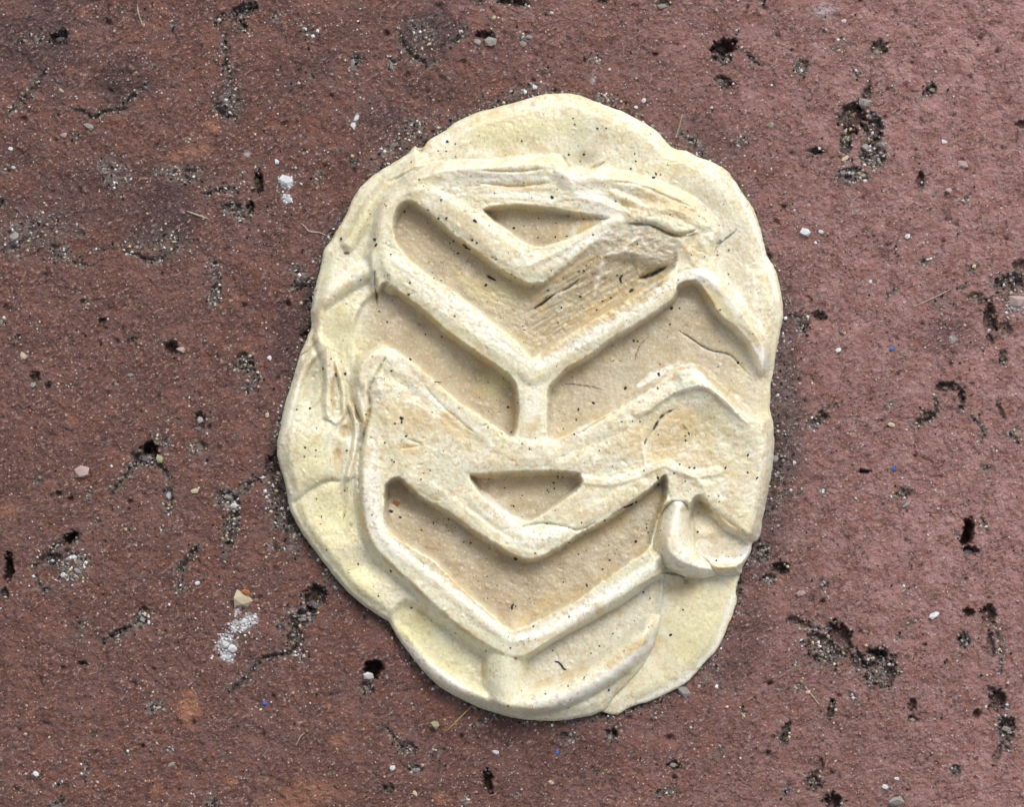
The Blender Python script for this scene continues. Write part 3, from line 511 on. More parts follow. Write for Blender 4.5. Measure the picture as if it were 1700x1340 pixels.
for p, wd, am in [([(870,445),(900,432),(935,415),(960,400)],4,3),([(997,425),(998,445),(990,470),(985,495)],3.5,4),([(1002,425),(1030,420),(1045,405),(1060,395)],3.5,4),([(1055,430),(1060,455)],3,3),([(1080,682),(1120,652),(1165,642),(1190,657),(1215,682),(1238,702)],3.5,5),
    ([(1063,715),(1066,745),(1070,772)],3,4),([(1165,642),(1205,668),(1222,690)],3,4),([(1248,455),(1252,490),(1250,520)],5,3),([(920,285),(945,300),(955,325),(1000,340),(1040,355)],10,5),([(1150,455),(1175,465),(1195,490)],6,3),([(1130,782),(1160,800),(1170,820)],5,5),([(1120,395),(1138,415),(1150,440)],8,5)]:
    F.add(p, wd*1.2, am*0.8, 0.6, 1.5, 2.2)
# stretched, fibrous zones
def zone(pts, soft=25):
    sl, D, _ = F.dist(smooth(pts, True, 3), soft, True); return sl, sst(-soft*0.5, soft*0.5, D)
for pts, ang, slen, sw, amp in [([(700,280),(900,270),(950,300),(1040,350),(900,345),(800,345),(720,320)],3,22,9,1.5),([(880,480),(940,445),(1010,415),(1080,440),(1060,480),(980,530),(890,585)],-33,44,7,2.6),
    ([(1020,300),(1170,340),(1180,430),(1110,390),(1040,372)],22,14,11,1.8),([(1010,380),(1110,390),(1110,435),(1010,420)],-20,14,9,3.4),([(1000,700),(1100,630),(1190,640),(1270,700),(1270,860),(1180,830),(1070,800),(970,780)],-30,14,10,1.2),
    ([(620,600),(700,640),(830,740),(780,800),(690,800),(620,740)],30,18,13,0.9),([(1200,300),(1290,480),(1285,640),(1220,500),(1180,380)],70,24,10,1.0),([(530,580),(600,600),(600,800),(560,820),(540,700)],88,36,7,3.0),([(780,430),(870,460),(860,560),(800,520)],20,20,7,0.8),([(700,330),(830,430),(1000,390),(1110,450),(900,610),(640,450)],35,12,8,1.1),
    ([(660,800),(780,870),(890,920),(1100,790),(1090,900),(850,1040),(640,880)],10,16,10,0.7)]:
    sl, t = zone(pts); F.H[sl] += t*amp*aniso(X[sl], Y[sl], ang, slen, sw, 3, 21)
F.H += 0.8*fbm(X, Y, 18, 3, 70, 0.6) + 0.3*fbm(X, Y, 5, 2, 75)
# small tears and knots on the crowns
rg = random.Random(9)
for i in range(420):
    cx, cy = rg.uniform(480, 1280), rg.uniform(180, 1170)
    F.bump(cx, cy, rg.uniform(1.5,5), rg.uniform(1.2,2.5), rg.uniform(0,180), rg.choice([-1,-1,1])*rg.uniform(0.6,2.2))

# ---- stains, with some pocket shade painted in
st = F.stroke; bl = F.blob
for p, wd, am in [([(690,345),(760,400),(840,455),(880,475)],13,.35),([(660,488),(740,552),(815,608),(845,650)],14,.35),([(815,348),(900,352),(985,366)],9,.5),([(790,792),(870,790),(955,790)],8,.45),([(668,800),(740,855),(820,910),(890,930)],13,.4),([(900,935),(1000,880),(1085,825)],12,.35),([(945,620),(1020,572),(1100,520)],10,.3),([(1000,525),(1060,490),(1105,462)],10,.5)]: st('ochre', p, wd, am, 1.2)  # tan dirt along the upper pocket walls, their shadow painted in too
st('blk', [(1160,834),(1172,842),(1180,850)], 5, .35, 1.2); bl('ochre', 1168, 843, 16, 10, 35, .5); bl('ochre', 790, 470, 60, 9, 36, .25); bl('grey', 700, 440, 30, 16, 40, .3)  # shaded hollow beside the lobe darkened in colour, with olive dirt
for p, wd, am in [([(675,340),(727,374),(792,428)],5,.35),([(752,392),(775,403),(794,420)],4,.8),([(815,452),(850,470),(885,490),(905,520)],12,.45),([(641,474),(701,520),(779,583),(835,624)],9,.40),([(850,640),(852,690),(845,715)],7,.45),([(700,612),(760,664),(832,712)],3,.4),
    ([(655,390),(667,414),(700,446)],3.5,.6),([(641,875),(688,912),(746,956),(800,1004),(847,1040)],4.5,.7),([(850,1040),(913,1014),(992,965),(1075,905)],8,.75),([(665,800),(740,852),(819,906),(870,925)],5,.4),([(1070,820),(1100,835),(1090,870)],12,.5),([(1104,795),(1106,815)],7,.8),
    ([(820,352),(860,356),(900,360)],4,.45),([(985,368),(960,388)],8,.75),([(785,791),(850,788),(950,786)],4,.4),([(958,790),(960,805)],5,.5),([(900,590),(958,548),(1040,500),(1095,466)],11,.55),([(1000,520),(1060,484),(1100,460)],9,.7),([(900,480),(950,450),(1000,430)],10,.45),
    ([(1160,830),(1195,858),(1238,888)],8,.32),([(985,1118),(1030,1086),(1075,1058)],9,.45),([(880,1140),(940,1120),(985,1104)],7,.35),([(1045,372),(1080,378),(1110,390),(1150,384)],4,.8),([(555,625),(553,655),(556,682)],4,.75),([(584,640),(590,680),(600,700)],4,.6),
    ([(641,596),(622,631),(614,648),(615,682),(607,712),(599,742),(596,776),(597,815)],3.2,.75),([(598,820),(602,860),(620,905),(680,965)],6,.5),([(680,965),(760,1035),(835,1082)],7,.45),([(1127,472),(1160,480),(1190,520),(1225,555)],11,.55),([(912,640),(945,612),(1010,570),(1090,520)],5,.45),
    ([(1050,660),(1102,628),(1130,612),(1165,618),(1230,680)],4,.45),([(920,726),(960,708),(1010,686)],8,.35),([(500,790),(540,800),(562,790)],4,.25),([(700,650),(720,690),(760,700)],6,.2),([(806,1090),(800,1145)],6,.35),([(1098,1020),(1092,1060),(1060,1110)],3,.25),([(1268,698),(1282,706)],9,.55),
    ([(690,243),(702,250),(714,240)],5,.6),([(740,222),(800,196),(860,172)],5,.35),([(760,214),(764,222)],5,.6),([(590,610),(600,585),(640,570),(680,590)],4,.35),([(630,455),(628,500)],3,.6),([(1105,942),(1140,958)],4,.6),([(1000,1165),(1035,1140)],5,.35)]: st('ochre', p, wd, am)
for cx, cy, rx, ry, an, am in [(745,700,26,24,45,.5),(1139,474,13,13,0,.95),(1170,495,14,16,40,.55),(1130,700,36,34,0,.42),(1100,745,40,26,-20,.4),(1008,527,24,9,-25,.6),(1065,500,14,6,-20,.45),(680,745,30,12,10,.4),(1040,340,14,10,0,.4),(1075,335,12,9,0,.35),(1120,350,50,20,20,.28),(900,440,40,10,-25,.2),
    (760,365,40,16,35,.22),(870,310,60,12,0,.2),(835,310,22,7,0,.3),(1225,780,30,60,0,.18),(960,850,30,14,-20,.22),(840,760,70,16,0,.15),(575,712,12,18,20,.55),(562,760,9,30,0,.4),(1005,200,14,9,0,.3),(640,310,12,10,0,.2),(1258,590,0.5,.5,0,0),(965,1040,30,10,-30,.12),(1185,880,18,26,0,.2)]:
    if rx > 1: bl('ochre', cx, cy, rx, ry, an, am)
for cx, cy, rx, ry, an, am in [(515,760,40,50,0,.55),(550,860,60,60,30,.6),(600,960,60,30,40,.65),(690,1040,50,36,40,.7),(735,1090,40,30,40,.4),(860,220,110,30,-8,.5),(520,640,26,40,10,.35),(575,560,50,60,0,.4),(1170,1060,44,70,20,.45),(600,370,22,40,30,.45),(540,450,14,30,0,.3),(790,480,50,12,35,.5),(830,620,30,16,35,.5),(1060,640,0.5,.5,0,0),(1130,330,60,18,30,.25),(1040,230,50,18,25,.3)]:
    if rx > 1: bl('yg', cx, cy, rx, ry, an, am)
for cx, cy, rx, ry, an, am in [(1000,640,70,30,-30,.5),(1190,600,50,16,40,.55),(520,640,15,36,10,.5),(760,905,50,20,35,.35),(1010,900,50,20,-35,.45),(970,270,24,20,0,.5),(1060,400,40,20,10,.5),(1190,880,24,30,40,.45),(700,700,24,28,0,.4),(720,785,40,18,20,.35),(900,1110,26,14,-20,.3),(1240,660,26,34,0,.5),(1150,430,20,20,0,.2),
    (640,500,14,16,0,.45),(600,520,24,18,0,.25),(1210,440,30,34,0,.35),(1140,310,40,12,20,.35),(575,420,16,12,30,.4)]: bl('grey', cx, cy, rx, ry, an, am)
for p, wd, am in [([(930,290),(955,310),(990,345),(1030,360)],22,.5),([(780,300),(840,298),(910,296)],5,.5),([(800,325),(870,326),(920,335)],6,.5),([(655,430),(700,472),(760,515),(820,560),(880,605)],10,.45),([(890,612),(960,572),(1040,520),(1110,472)],9,.6),([(1120,468),(1155,455),(1190,480),(1240,545)],10,.7),
    ([(1250,575),(1262,600),(1255,615)],14,.7),([(1240,450),(1255,500),(1262,540)],9,.35),([(1215,300),(1262,400),(1290,500)],7,.6),([(885,640),(884,700)],14,.35),([(1060,640),(1105,615),(1145,612),(1170,640)],9,.75),([(1120,652),(1165,642),(1200,668),(1238,702)],3.5,.9),([(1063,715),(1067,745),(1070,775)],5,.6),
    ([(1000,800),(1050,790),(1100,770),(1140,785),(1190,782)],10,.35),([(622,740),(620,800),(622,860),(650,905),(720,955)],14,.6),([(720,955),(800,1020),(850,1060)],9,.45),([(860,1060),(940,1030),(1020,980),(1085,938)],13,.75),([(880,1165),(960,1148),(1030,1105),(1080,1062)],13,.7),([(670,1065),(710,1105),(780,1150)],9,.7),
    ([(690,640),(760,690),(820,735)],6,.55),([(640,590),(690,625)],6,.5),([(860,425),(900,440),(960,410),(1010,385)],8,.7),([(997,425),(998,445),(990,470),(985,495)],5,.4),([(1002,425),(1030,420),(1045,405),(1060,395)],5,.4),([(470,730),(486,670),(505,612)],7,.35),([(547,690),(558,702),(570,690)],4,.5),([(800,815),(830,845),(870,885),(930,888)],7,.6),
    ([(880,890),(920,882),(950,872)],8,.7),([(1180,930),(1225,925),(1248,905)],9,.7),([(735,236),(745,232)],8,.8),([(980,195),(985,225),(980,255)],8,.25),([(545,480),(600,450)],10,.35),([(515,510),(518,530)],4,.8),([(1020,1178),(1040,1165)],9,.6),([(1120,700),(1080,760),(1040,780)],0.6,0)]: st('white', p, wd, am)
for p, wd, am in [([(884,515),(900,504),(922,488)],2.0,1),([(926,487),(948,475),(958,466)],1.5,.8),([(966,454),(985,436)],1.0,.5),([(1125,548),(1150,564),(1175,581),(1205,588),(1222,600)],1.2,.8),([(1078,557),(1060,577),(1052,605)],1.1,.7),([(938,637),(965,640),(985,643),(1002,648)],1.3,.75),([(1062,462),(1080,457),(1104,445)],3.2,.85),
    ([(1114,681),(1110,683),(1106,686)],2.2,.95),([(1103,687),(1098,690),(1094,695)],2.6,1),([(1092,698),(1088,704),(1083,714)],2.4,1),([(1072,727),(1070,733),(1068,738)],1.8,.8),([(1130,703),(1136,710),(1142,714)],2,.5),([(1191,406),(1206,396),(1221,382)],2.0,.8),([(1188,404),(1198,402)],4,.7),([(1186,418),(1190,408)],1,.5),([(1100,472),(1115,480),(1120,492)],0.8,.6),([(623,452),(624,478),(627,508)],1.0,.75),([(590,672),(597,690),(603,703)],0.9,.6),([(622,631),(632,628),(640,632)],1.2,.5),
    ([(1045,372),(1075,374),(1108,388)],1.0,.6),([(697,249),(701,247)],1.8,.6),([(496,593),(512,582)],1.2,.6),([(860,560),(885,520)],0.5,.2),([(740,470),(735,450),(738,430)],0.7,.45),([(770,450),(778,430),(785,425)],0.7,.4),([(770,900),(800,892)],0.6,.3),([(1205,880),(1175,888)],0.8,.3),([(790,1160),(782,1166)],0.7,.4),([(838,1118),(868,1104)],0.5,.3),
    ([(1240,625),(1248,632)],1.5,.4),([(1040,840),(1049,837)],2.2,1),([(1012,855),(1040,838)],1.2,.5),([(800,1150),(790,1160)],0.6,.3),([(1095,950),(1108,953)],1.5,.5),([(606,716),(604,735)],1.4,.7),([(665,735),(672,728)],1.0,.6)]: st('blk', p, wd, am, 0.4, 0.8, 0.8)
for a in [('ochre',690,700,60,34,25,.3),('ochre',770,722,46,22,40,.3),('ochre',1130,715,60,40,0,.3),('ochre',1060,730,50,30,-30,.25),('ochre',745,705,26,24,40,.4),('ochre',700,620,40,14,35,.18),('ochre',790,390,50,14,38,.2),('ochre',1150,420,22,30,0,.25),('ochre',1100,340,50,16,18,.3),('ochre',1060,500,40,9,-33,.28),('ochre',1150,760,50,24,-10,.22),
    ('grey',1180,330,60,36,45,.4),('grey',830,300,90,14,3,.4),('grey',690,290,50,16,-25,.35),('grey',1235,430,34,60,-10,.35),('grey',1020,740,40,16,-20,.3),('grey',730,760,50,22,20,.35),('yg',850,560,60,10,35,.3),('yg',1195,500,16,30,-35,.6),('yg',840,480,40,26,0,.6),('yg',730,540,70,10,38,.6),('yg',820,640,24,30,0,.5),
    ('yg',990,560,0,0,0,0),('ochre',1000,505,60,9,-33,.3),('blk',1085,478,34,4,-33,.35),('blk',1030,505,14,4,-33,.3),('grey',760,870,40,14,37,.4),('grey',1070,860,20,40,40,.4),('blk',700,828,24,6,36,.22),('blk',770,878,30,5,37,.2),('ochre',905,1000,40,10,-35,.3)]:
    if a[3] > 1: bl(*a[:6], min(1, a[6]*1.25), 1.1, 0.9, 14)
rq = random.Random(77)
for i in range(330):                                       # grime smears and scuffs
    cx, cy = rq.uniform(500, 1270), rq.uniform(190, 1160); rx = rq.uniform(4, 22)
    bl(rq.choice(['ochre','ochre','grey','grey','yg','white']), cx, cy, rx, rx*rq.uniform(.3,.8), rq.gauss(-20, 50), rq.uniform(.1,.34), 0.9, 0.9)
for i in range(520):                                       # small tan freckles ground into the surface
    cx, cy = rq.uniform(500, 1280), rq.uniform(190, 1160); rx = rq.uniform(2, 7)
    bl(rq.choice(['ochre','ochre','grey','blk','white']), cx, cy, rx, rx*rq.uniform(.3,.9), rq.gauss(-20, 60), rq.uniform(.12,.42)*(0.4 if rx > 4 else 1), 0.9, 0.9, 6)
for n in ('floor','ochre','white','blk','grey','yg'): F.layer(n)

def rim_mesh(name, f, D, R, keep_extra=None, base=None, zlo=-2.0, nseed=0):
    """height field whose edge rolls over and under, following the outline distance D"""
    gy, gx = np.gradient(D, f.ys, f.xs); g = np.sqrt(gx*gx+gy*gy)+1e-6; gx /= g; gy /= g
    th = np.clip((R-D)/R, 0, math.pi)
    want = np.where(D < R, R - R*np.sin(th), D)
    Xn = f.X + gx*(want-D); Yn = f.Y + gy*(want-D)
    z0 = zlo if base is None else base
    edge = 0.62+0.38*sst(0, 24, D)
    Z = z0 + (f.H*1.18*edge - z0)*(1+np.cos(th))/2
    keep = D > -(math.pi-1)*R-2
    A = {'stain_shadingA': (f.L['floor'], f.L['ochre'], f.L['white']), 'stain_shadingB': (f.L['blk'], f.L['grey'], f.L['yg'])}
    return build_grid(name, Xn, Yn, Z, keep, A, M_GUM, gum)
body = rim_mesh('tread_print', F, D_out, 7.0)
body['label'] = 'cream gum body with raised chevron ridges and tan sunken pockets'

# thin lower sheet showing at the lower right
f2 = Field(np.arange(960, 1260, 1.4), np.arange(880, 1215, 1.4), True, 23)
f2.WX = f2.X + 1.4*fbm(f2.X, f2.Y, 20, 3, 31, 0.65); f2.WY = f2.Y + 1.4*fbm(f2.X, f2.Y, 20, 3, 45, 0.65)
FLAP = [(1080,915),(1140,905),(1228,925),(1229,953),(1222,976),(1222,1002),(1209,1038),(1193,1075),(1172,1098),(1144,1130),(1115,1148),(1078,1165),(1047,1174),(1026,1186),(1006,1184),(990,1170),(1010,1120),(1050,1040),(1070,960)]
_, D2, _ = f2.dist(smooth(FLAP, True, 3), 0, True, full=True)
f2.H[:] = 14 + 1.8*fbm(f2.X, f2.Y, 70, 3, 9) + 0.6*fbm(f2.X, f2.Y, 14, 3, 19) - 3*sst(1130, 1085, f2.X)
f2.bump(1160, 1040, 40, 70, 20, 3); f2.bump(1128, 975, 30, 16, 0, -5)
for n in ('floor','ochre','white','blk','grey','yg'): f2.layer(n)
f2.blob('yg', 1160, 1030, 50, 80, 10, .5); f2.blob('ochre', 1130, 975, 30, 26, 0, .3); f2.stroke('ochre', [(1103,980),(1098,1050),(1065,1115)], 8, .3); f2.blob('grey', 1080, 1150, 30, 14, -20, .4); f2.stroke('blk', [(1103,952),(1120,954),(1135,958)], 2.5, .7)  # black stroke paints the lobe's shadow onto the sheet
f2.stroke('white', [(1215,990),(1185,1075),(1140,1125),(1060,1165)], 6, .5)
rim_mesh('lower_sheet', f2, D2, 5.0)

# the rolled lobe squeezed out between two tread grooves
f3 = Field(np.arange(1060, 1262, 1.2), np.arange(800, 985, 1.2), True, 29)
LOBE = [(1104,826),(1114,819),(1128,817),(1141,824),(1147,836),(1144,855),(1142,872),(1146,892),(1154,908),(1168,922),(1186,932),(1198,942),(1192,953),(1175,958),(1155,960),(1135,956),(1116,948),(1099,936),(1087,920),(1083,903),(1088,882),(1094,860),(1100,840)]
f3.WX = f3.X + 0.8*fbm(f3.X, f3.Y, 20, 3, 31); f3.WY = f3.Y + 0.8*fbm(f3.X, f3.Y, 20, 3, 45)
_, D3, _ = f3.dist(smooth(LOBE, True, 3), 0, True, full=True)
axis = smooth([(1124,835),(1118,870),(1114,900),(1128,925),(1158,940),(1192,945)], False, 5)
_, Dax, Tax = f3.dist(axis, 0, False, full=True)
f3.H[:] = (78 - 36*sst(0.6, 1.0, Tax) - 20*sst(0.35, 0.0, Tax))*1.0 - 16*(np.clip(Dax/34, 0, 1))**2 + 2.4*fbm(f3.X, f3.Y, 24, 4, 3, 0.6) + 0.5*fbm(f3.X, f3.Y, 5, 2, 8)
for n in ('floor','ochre','white','blk','grey','yg'): f3.layer(n)
f3.stroke('white', axis[::4], 20, .55); f3.stroke('ochre', [(1100,842),(1090,880),(1086,905)], 3.5, .5); f3.stroke('ochre', [(1090,925),(1118,949),(1160,960)], 4, .55); f3.blob('ochre', 1132, 846, 6, 4, 0, .6); f3.blob('ochre', 1105, 900, 20, 30, 20, .16); f3.blob('grey', 1140, 940, 22, 10, 20, .35); f3.blob('yg', 1098, 890, 8, 30, 5, .5); f3.blob('grey', 1200, 945, 34, 12, 0, .3)
lobe = rim_mesh('rolled_lobe', f3, D3, 9.0, zlo=24.0)
lobe['label'] = 'smooth pale rolled lobe hanging over the lower right of the print'

# ------------------------------------------------------------------ grains, chips, fibres
ICO = None
def chip_mesh(seed, flat=0.6, rough=0.28):
    r = random.Random(seed); t = (1+5**.5)/2
    v = [(-1,t,0),(1,t,0),(-1,-t,0),(1,-t,0),(0,-1,t),(0,1,t),(0,-1,-t),(0,1,-t),(t,0,-1),(t,0,1),(-t,0,-1),(-t,0,1)]
    f = [(0,11,5),(0,5,1),(0,1,7),(0,7,10),(0,10,11),(1,5,9),(5,11,4),(11,10,2),(10,7,6),(7,1,8),(3,9,4),(3,4,2),(3,2,6),(3,6,8),(3,8,9),(4,9,5),(2,4,11),(6,2,10),(8,6,7),(9,8,1)]
    out = []
    for p in v:
        k = (1+r.uniform(-rough, rough))/1.902; out.append((p[0]*k, p[1]*k*r.uniform(.85,1), p[2]*k*flat))
    return out, f
_shape = {}
def chip_data(kind, mat):
    key = (kind, mat.name)
    if key not in _shape:
        v, f = chip_mesh(kind); me = bpy.data.meshes.new('grain'); me.from_pydata(v, [], f); me.materials.append(mat); _shape[key] = me
    return _shape[key]
def place_chip(name, px, py, rx, ry, ang, mat, parent, z=None, zr=None, kind=0):
    o = bpy.data.objects.new(name, chip_data(kind, mat)); COL.objects.link(o)
    zr = zr or min(rx, ry)*0.8
    z = ground(px, py) if z is None else z
    o.location = ((px-850)*S, (670-py)*S, (z+zr*0.25)*S); o.scale = (rx*S, ry*S, zr*1.4*S); o.rotation_euler = (rr.uniform(-.3,.3), rr.uniform(-.3,.3), -math.radians(ang))
    if parent: o.parent = parent
    return o
rr = random.Random(21)
grains = [(475,300,12,10,10,M_WHITE),(479,331,7,6,30,M_WHITE),(460,268,4.5,5,0,M_WHITE),(424,299,6,7,0,M_OLIVE),(147,209,10,6,20,M_GREY),(25,394,9,9,0,M_GREY),(18,247,4.5,4.5,0,M_WHITE),(22,278,3.5,3,0,M_WHITE),(106,224,6,5,0,M_PINK),(102,150,6,3,30,M_CREAM),
 (332,698,5.5,8,10,M_WHITE),(328,712,7,5,0,M_DGREY),(137,785,14,12,20,M_PINK),(280,823,5.5,11,5,M_WHITE),(265,762,6,8,0,M_OLIVE),(323,815,7,5,-10,M_CREAM),(39,591,6,7,0,M_CREAM),(217,623,6,4,0,M_GREY),(447,594,4,5.5,0,M_WHITE),(444,690,4,5,0,M_CREAM),(435,793,6,3.5,0,M_WHITE),
 (386,1078,8,8,0,M_WHITE),(371,1092,6,5,0,M_WHITE),(375,1070,7,7,0,M_WHITE),(405,1032,8,5,-20,M_WHITE),(420,1034,6,4,0,M_WHITE),(328,969,5,4,0,M_WHITE),(60,1286,5.5,5.5,20,M_WHITE),(285,1270,7,4,-30,M_GREY),(42,1220,3.5,3.5,0,M_CREAM),(440,1168,4.5,4,0,M_BLUE),
 (612,1123,10,9,20,M_WHITE),(722,1203,8,8,20,M_OLIVE),(652,1276,5.5,5,0,M_WHITE),(689,1318,3,8,-25,M_CREAM),(915,1300,5,4,20,M_CREAM),(823,1249,6,4,20,M_WHITE),(925,1249,3.5,5,0,M_BLUE),(1330,986,9,7,0,M_PINK),(1608,917,8,6,0,M_DGREY),(1552,1022,11,6,-20,M_WHITE),
 (1470,1308,5.5,5.5,0,M_WHITE),(1489,1294,4.5,3.5,0,M_WHITE),(1487,1332,14,11,0,M_GREY),(1470,1100,6,8,0,M_GREY),(1440,1138,8,6,0,M_DGREY),(1516,1196,7,4,10,M_PINK),(1342,1150,5,4,0,M_CREAM),(1672,1212,8,6,0,M_GREY),(1280,966,8,4,-50,M_GREY),(1583,1280,6,6,0,M_DGREY),
 (1690,500,16,13,-20,M_PINK),(1654,524,7,6,20,M_CREAM),(1644,548,3.5,4.5,0,M_WHITE),(1392,582,5.5,5,0,M_WHITE),(1480,706,7,5,10,M_CREAM),(1481,580,4,4,0,M_BLUE),(1483,778,3.5,4,0,M_BLUE),(1319,768,3.5,3.5,0,M_WHITE),(1367,814,3.5,3,0,M_WHITE),(1570,644,5,4,0,M_GREY),(1445,468,3.5,3.5,0,M_WHITE),
 (1197,79,9,8,0,M_DGREY),(1193,133,9,5,0,M_GREY),(1186,131,4,4,0,M_ORANGE),(1436,170,12,9,-10,M_GREY),(1440,233,6,9,40,M_CREAM),(1436,243,7,9,0,M_GREY),(1405,262,10,4,-30,M_CREAM),(1432,289,8,7,20,M_CREAM),(1400,286,6,7,0,M_GREY),(1463,240,7,6,20,M_GREY),(1456,85,7,6,0,M_GREY),
 (1599,273,11,8,30,M_PINK),(1574,316,6,6,0,M_PINK),(1507,393,5.5,5,0,M_WHITE),(1337,386,9,8,0,M_WHITE),(1363,385,4.5,4,0,M_WHITE),(1401,34,4.5,3.5,0,M_WHITE),(1568,235,6,4,0,M_WHITE),(1280,208,6,8,0,M_GREY),(1550,148,8,6,0,M_GREY),(815,70,12,9,20,M_GREY),(793,70,6,7,0,M_GREY),
 (879,61,6,3.5,0,M_GREY),(868,72,6,6,20,M_GREY),(888,144,5,4.5,0,M_WHITE),(820,29,4,5,0,M_CREAM),(712,73,5,3,-40,M_CREAM),(1069,167,4.5,4.5,0,M_WHITE),(1056,178,3.5,3.5,0,M_WHITE),(916,21,3.5,3,0,M_WHITE),(584,104,5,9,5,M_GREY),(650,109,4,8,5,M_GREY),(592,196,4,8,30,M_WHITE),
 (586,208,5,7,10,M_WHITE),(575,300,0,0,0,None),(459,269,0,0,0,None),(394,150,0,0,0,None),(98,64,7,6,0,M_DGREY),(400,25,7,6,0,M_DGREY),(1100,10,9,6,0,M_GREY),(300,580,8,6,0,M_PINK),(1012,1226,6,7,0,M_GREY),(1118,1272,6,5,0,M_GREY),(1662,548,0,0,0,None),(290,1200,0,0,0,None),(523,1005,7,6,0,M_DGREY),(501,1030,6,5,0,M_GREY),
 (240,762,9,7,0,M_DGREY),(55,640,6,5,0,M_GREY),(1505,838,8,5,-40,M_GREY),(380,825,8,6,0,M_GREY),(388,840,6,6,0,M_WHITE),(122,925,6,5,0,M_WHITE),(105,955,5,6,0,M_WHITE),(128,948,7,5,30,M_GREY),(95,905,6,4,-20,M_WHITE),(238,1030,6,7,0,M_GREY),(232,1018,4,6,0,M_CREAM),(690,1280,7,5,0,M_GREY)]
for i, (px, py, rx, ry, an, mt) in enumerate(grains):
    if mt is None: continue
    g = place_chip('grain', px, py, rx, ry, an, mt, brick, kind=i % 7)
    if rx+ry > 11: 
        nm = {'white_quartz':'white grain','cream_stone':'cream grain','grey_stone':'grey grain','pale_pink_stone':'pale pinkish grain','blue_grey_stone':'dark glossy grain','olive_stone':'pale green grain','orange_stone':'orange grain','blue_chip':'blue grain'}[mt.name]
        g['label'] = nm + ' set in the brick'

def scatter(name, n, sampler, mats, parent, size, zoff=0.2, seed=3):
    """one mesh of many tiny angular grains"""
    r = random.Random(seed); V = []; Fc = []; MI = []
    base = [chip_mesh(50+k) for k in range(5)]
    octv = [(1,0,0),(0,1,0),(-1,0,0),(0,-1,0),(0,0,1),(0,0,-1)]; octf = [(0,1,4),(1,2,4),(2,3,4),(3,0,4),(1,0,5),(2,1,5),(3,2,5),(0,3,5)]
    for i in range(n):
        px, py, k = sampler(r)
        if px is None: continue
        s = size(r)*k; a = r.uniform(0, 6.28); ca, sa = math.cos(a), math.sin(a); e = r.uniform(.55, 1.0); ht = r.uniform(.5, .9)
        z = ground(px, py); b0 = len(V)
        for (x, y, zz_) in octv:
            j = r.uniform(.7, 1.15); x, y = x*s*j, y*s*e*j
            V.append(((px+x*ca-y*sa-850)*S, (670-py+x*sa+y*ca)*S, (z+(zz_*ht*j+zoff)*s)*S))
        for q in octf: Fc.append(tuple(b0+t for t in q)); 
        mi = r.choices(range(len(mats)), weights=[m[1] for m in mats])[0]; MI += [mi]*8
    me = bpy.data.meshes.new(name); me.from_pydata(V, [], Fc)
    for m, _ in mats: me.materials.append(m)
    me.polygons.foreach_set('material_index', MI)
    o = bpy.data.objects.new(name, me); COL.objects.link(o); o.parent = parent; o['kind'] = 'stuff'; return o
GRD = G.L['grit']; DRK = G.L['dark']
def s_grit(r):
    for _ in range(60):
        px, py = r.uniform(-10, 1710), r.uniform(-10, 1350); i = np.searchsorted(G.xs, px); j = np.searchsorted(G.ys, py)
        if r.random() < GRD[j, i]*1.2: return px, py, 1.0+0.4*GRD[j, i]
    return None, None, 0
def s_all(r): return r.uniform(-10, 1710), r.uniform(-10, 1350), 1.0
scatter('pit_grit', 7000, s_grit, [(M_WHITE,2),(M_GREY,4),(M_CREAM,2),(M_BLACK,4),(M_DGREY,3),(M_PINK,1)], brick, lambda r: r.choice([1.0,1.2,1.5,1.8,2.4,3.2]), 0.35, 5)
scatter('sand_grain_temper', 15000, s_all, [(M_WHITE,2.2),(M_PINK,7),(M_CREAM,2.5),(M_GREY,2),(M_BLACK,4),(M_ORANGE,.5)], brick, lambda r: min(3.2, 0.9+r.expovariate(2.2)), 0.55, 8)

EFF = G.L['efflo_glint']
def s_eff(r):
    for _ in range(400):
        cx, cy, q = r.choice([(375,1075,34),(405,1035,30),(475,318,26),(1690,505,24),(120,940,30),(240,1030,14)])
        px, py = cx+r.uniform(-q, q), cy+r.uniform(-q, q); i = np.searchsorted(G.xs, px); j = np.searchsorted(G.ys, py)
        if r.random() < EFF[j, i]+0.04: return px, py, 1.0
    return None, None, 0
scatter('white_crust', 420, s_eff, [(M_WHITE,5),(M_GREY,1)], brick, lambda r: r.uniform(1.2, 3.2), 0.5, 11)
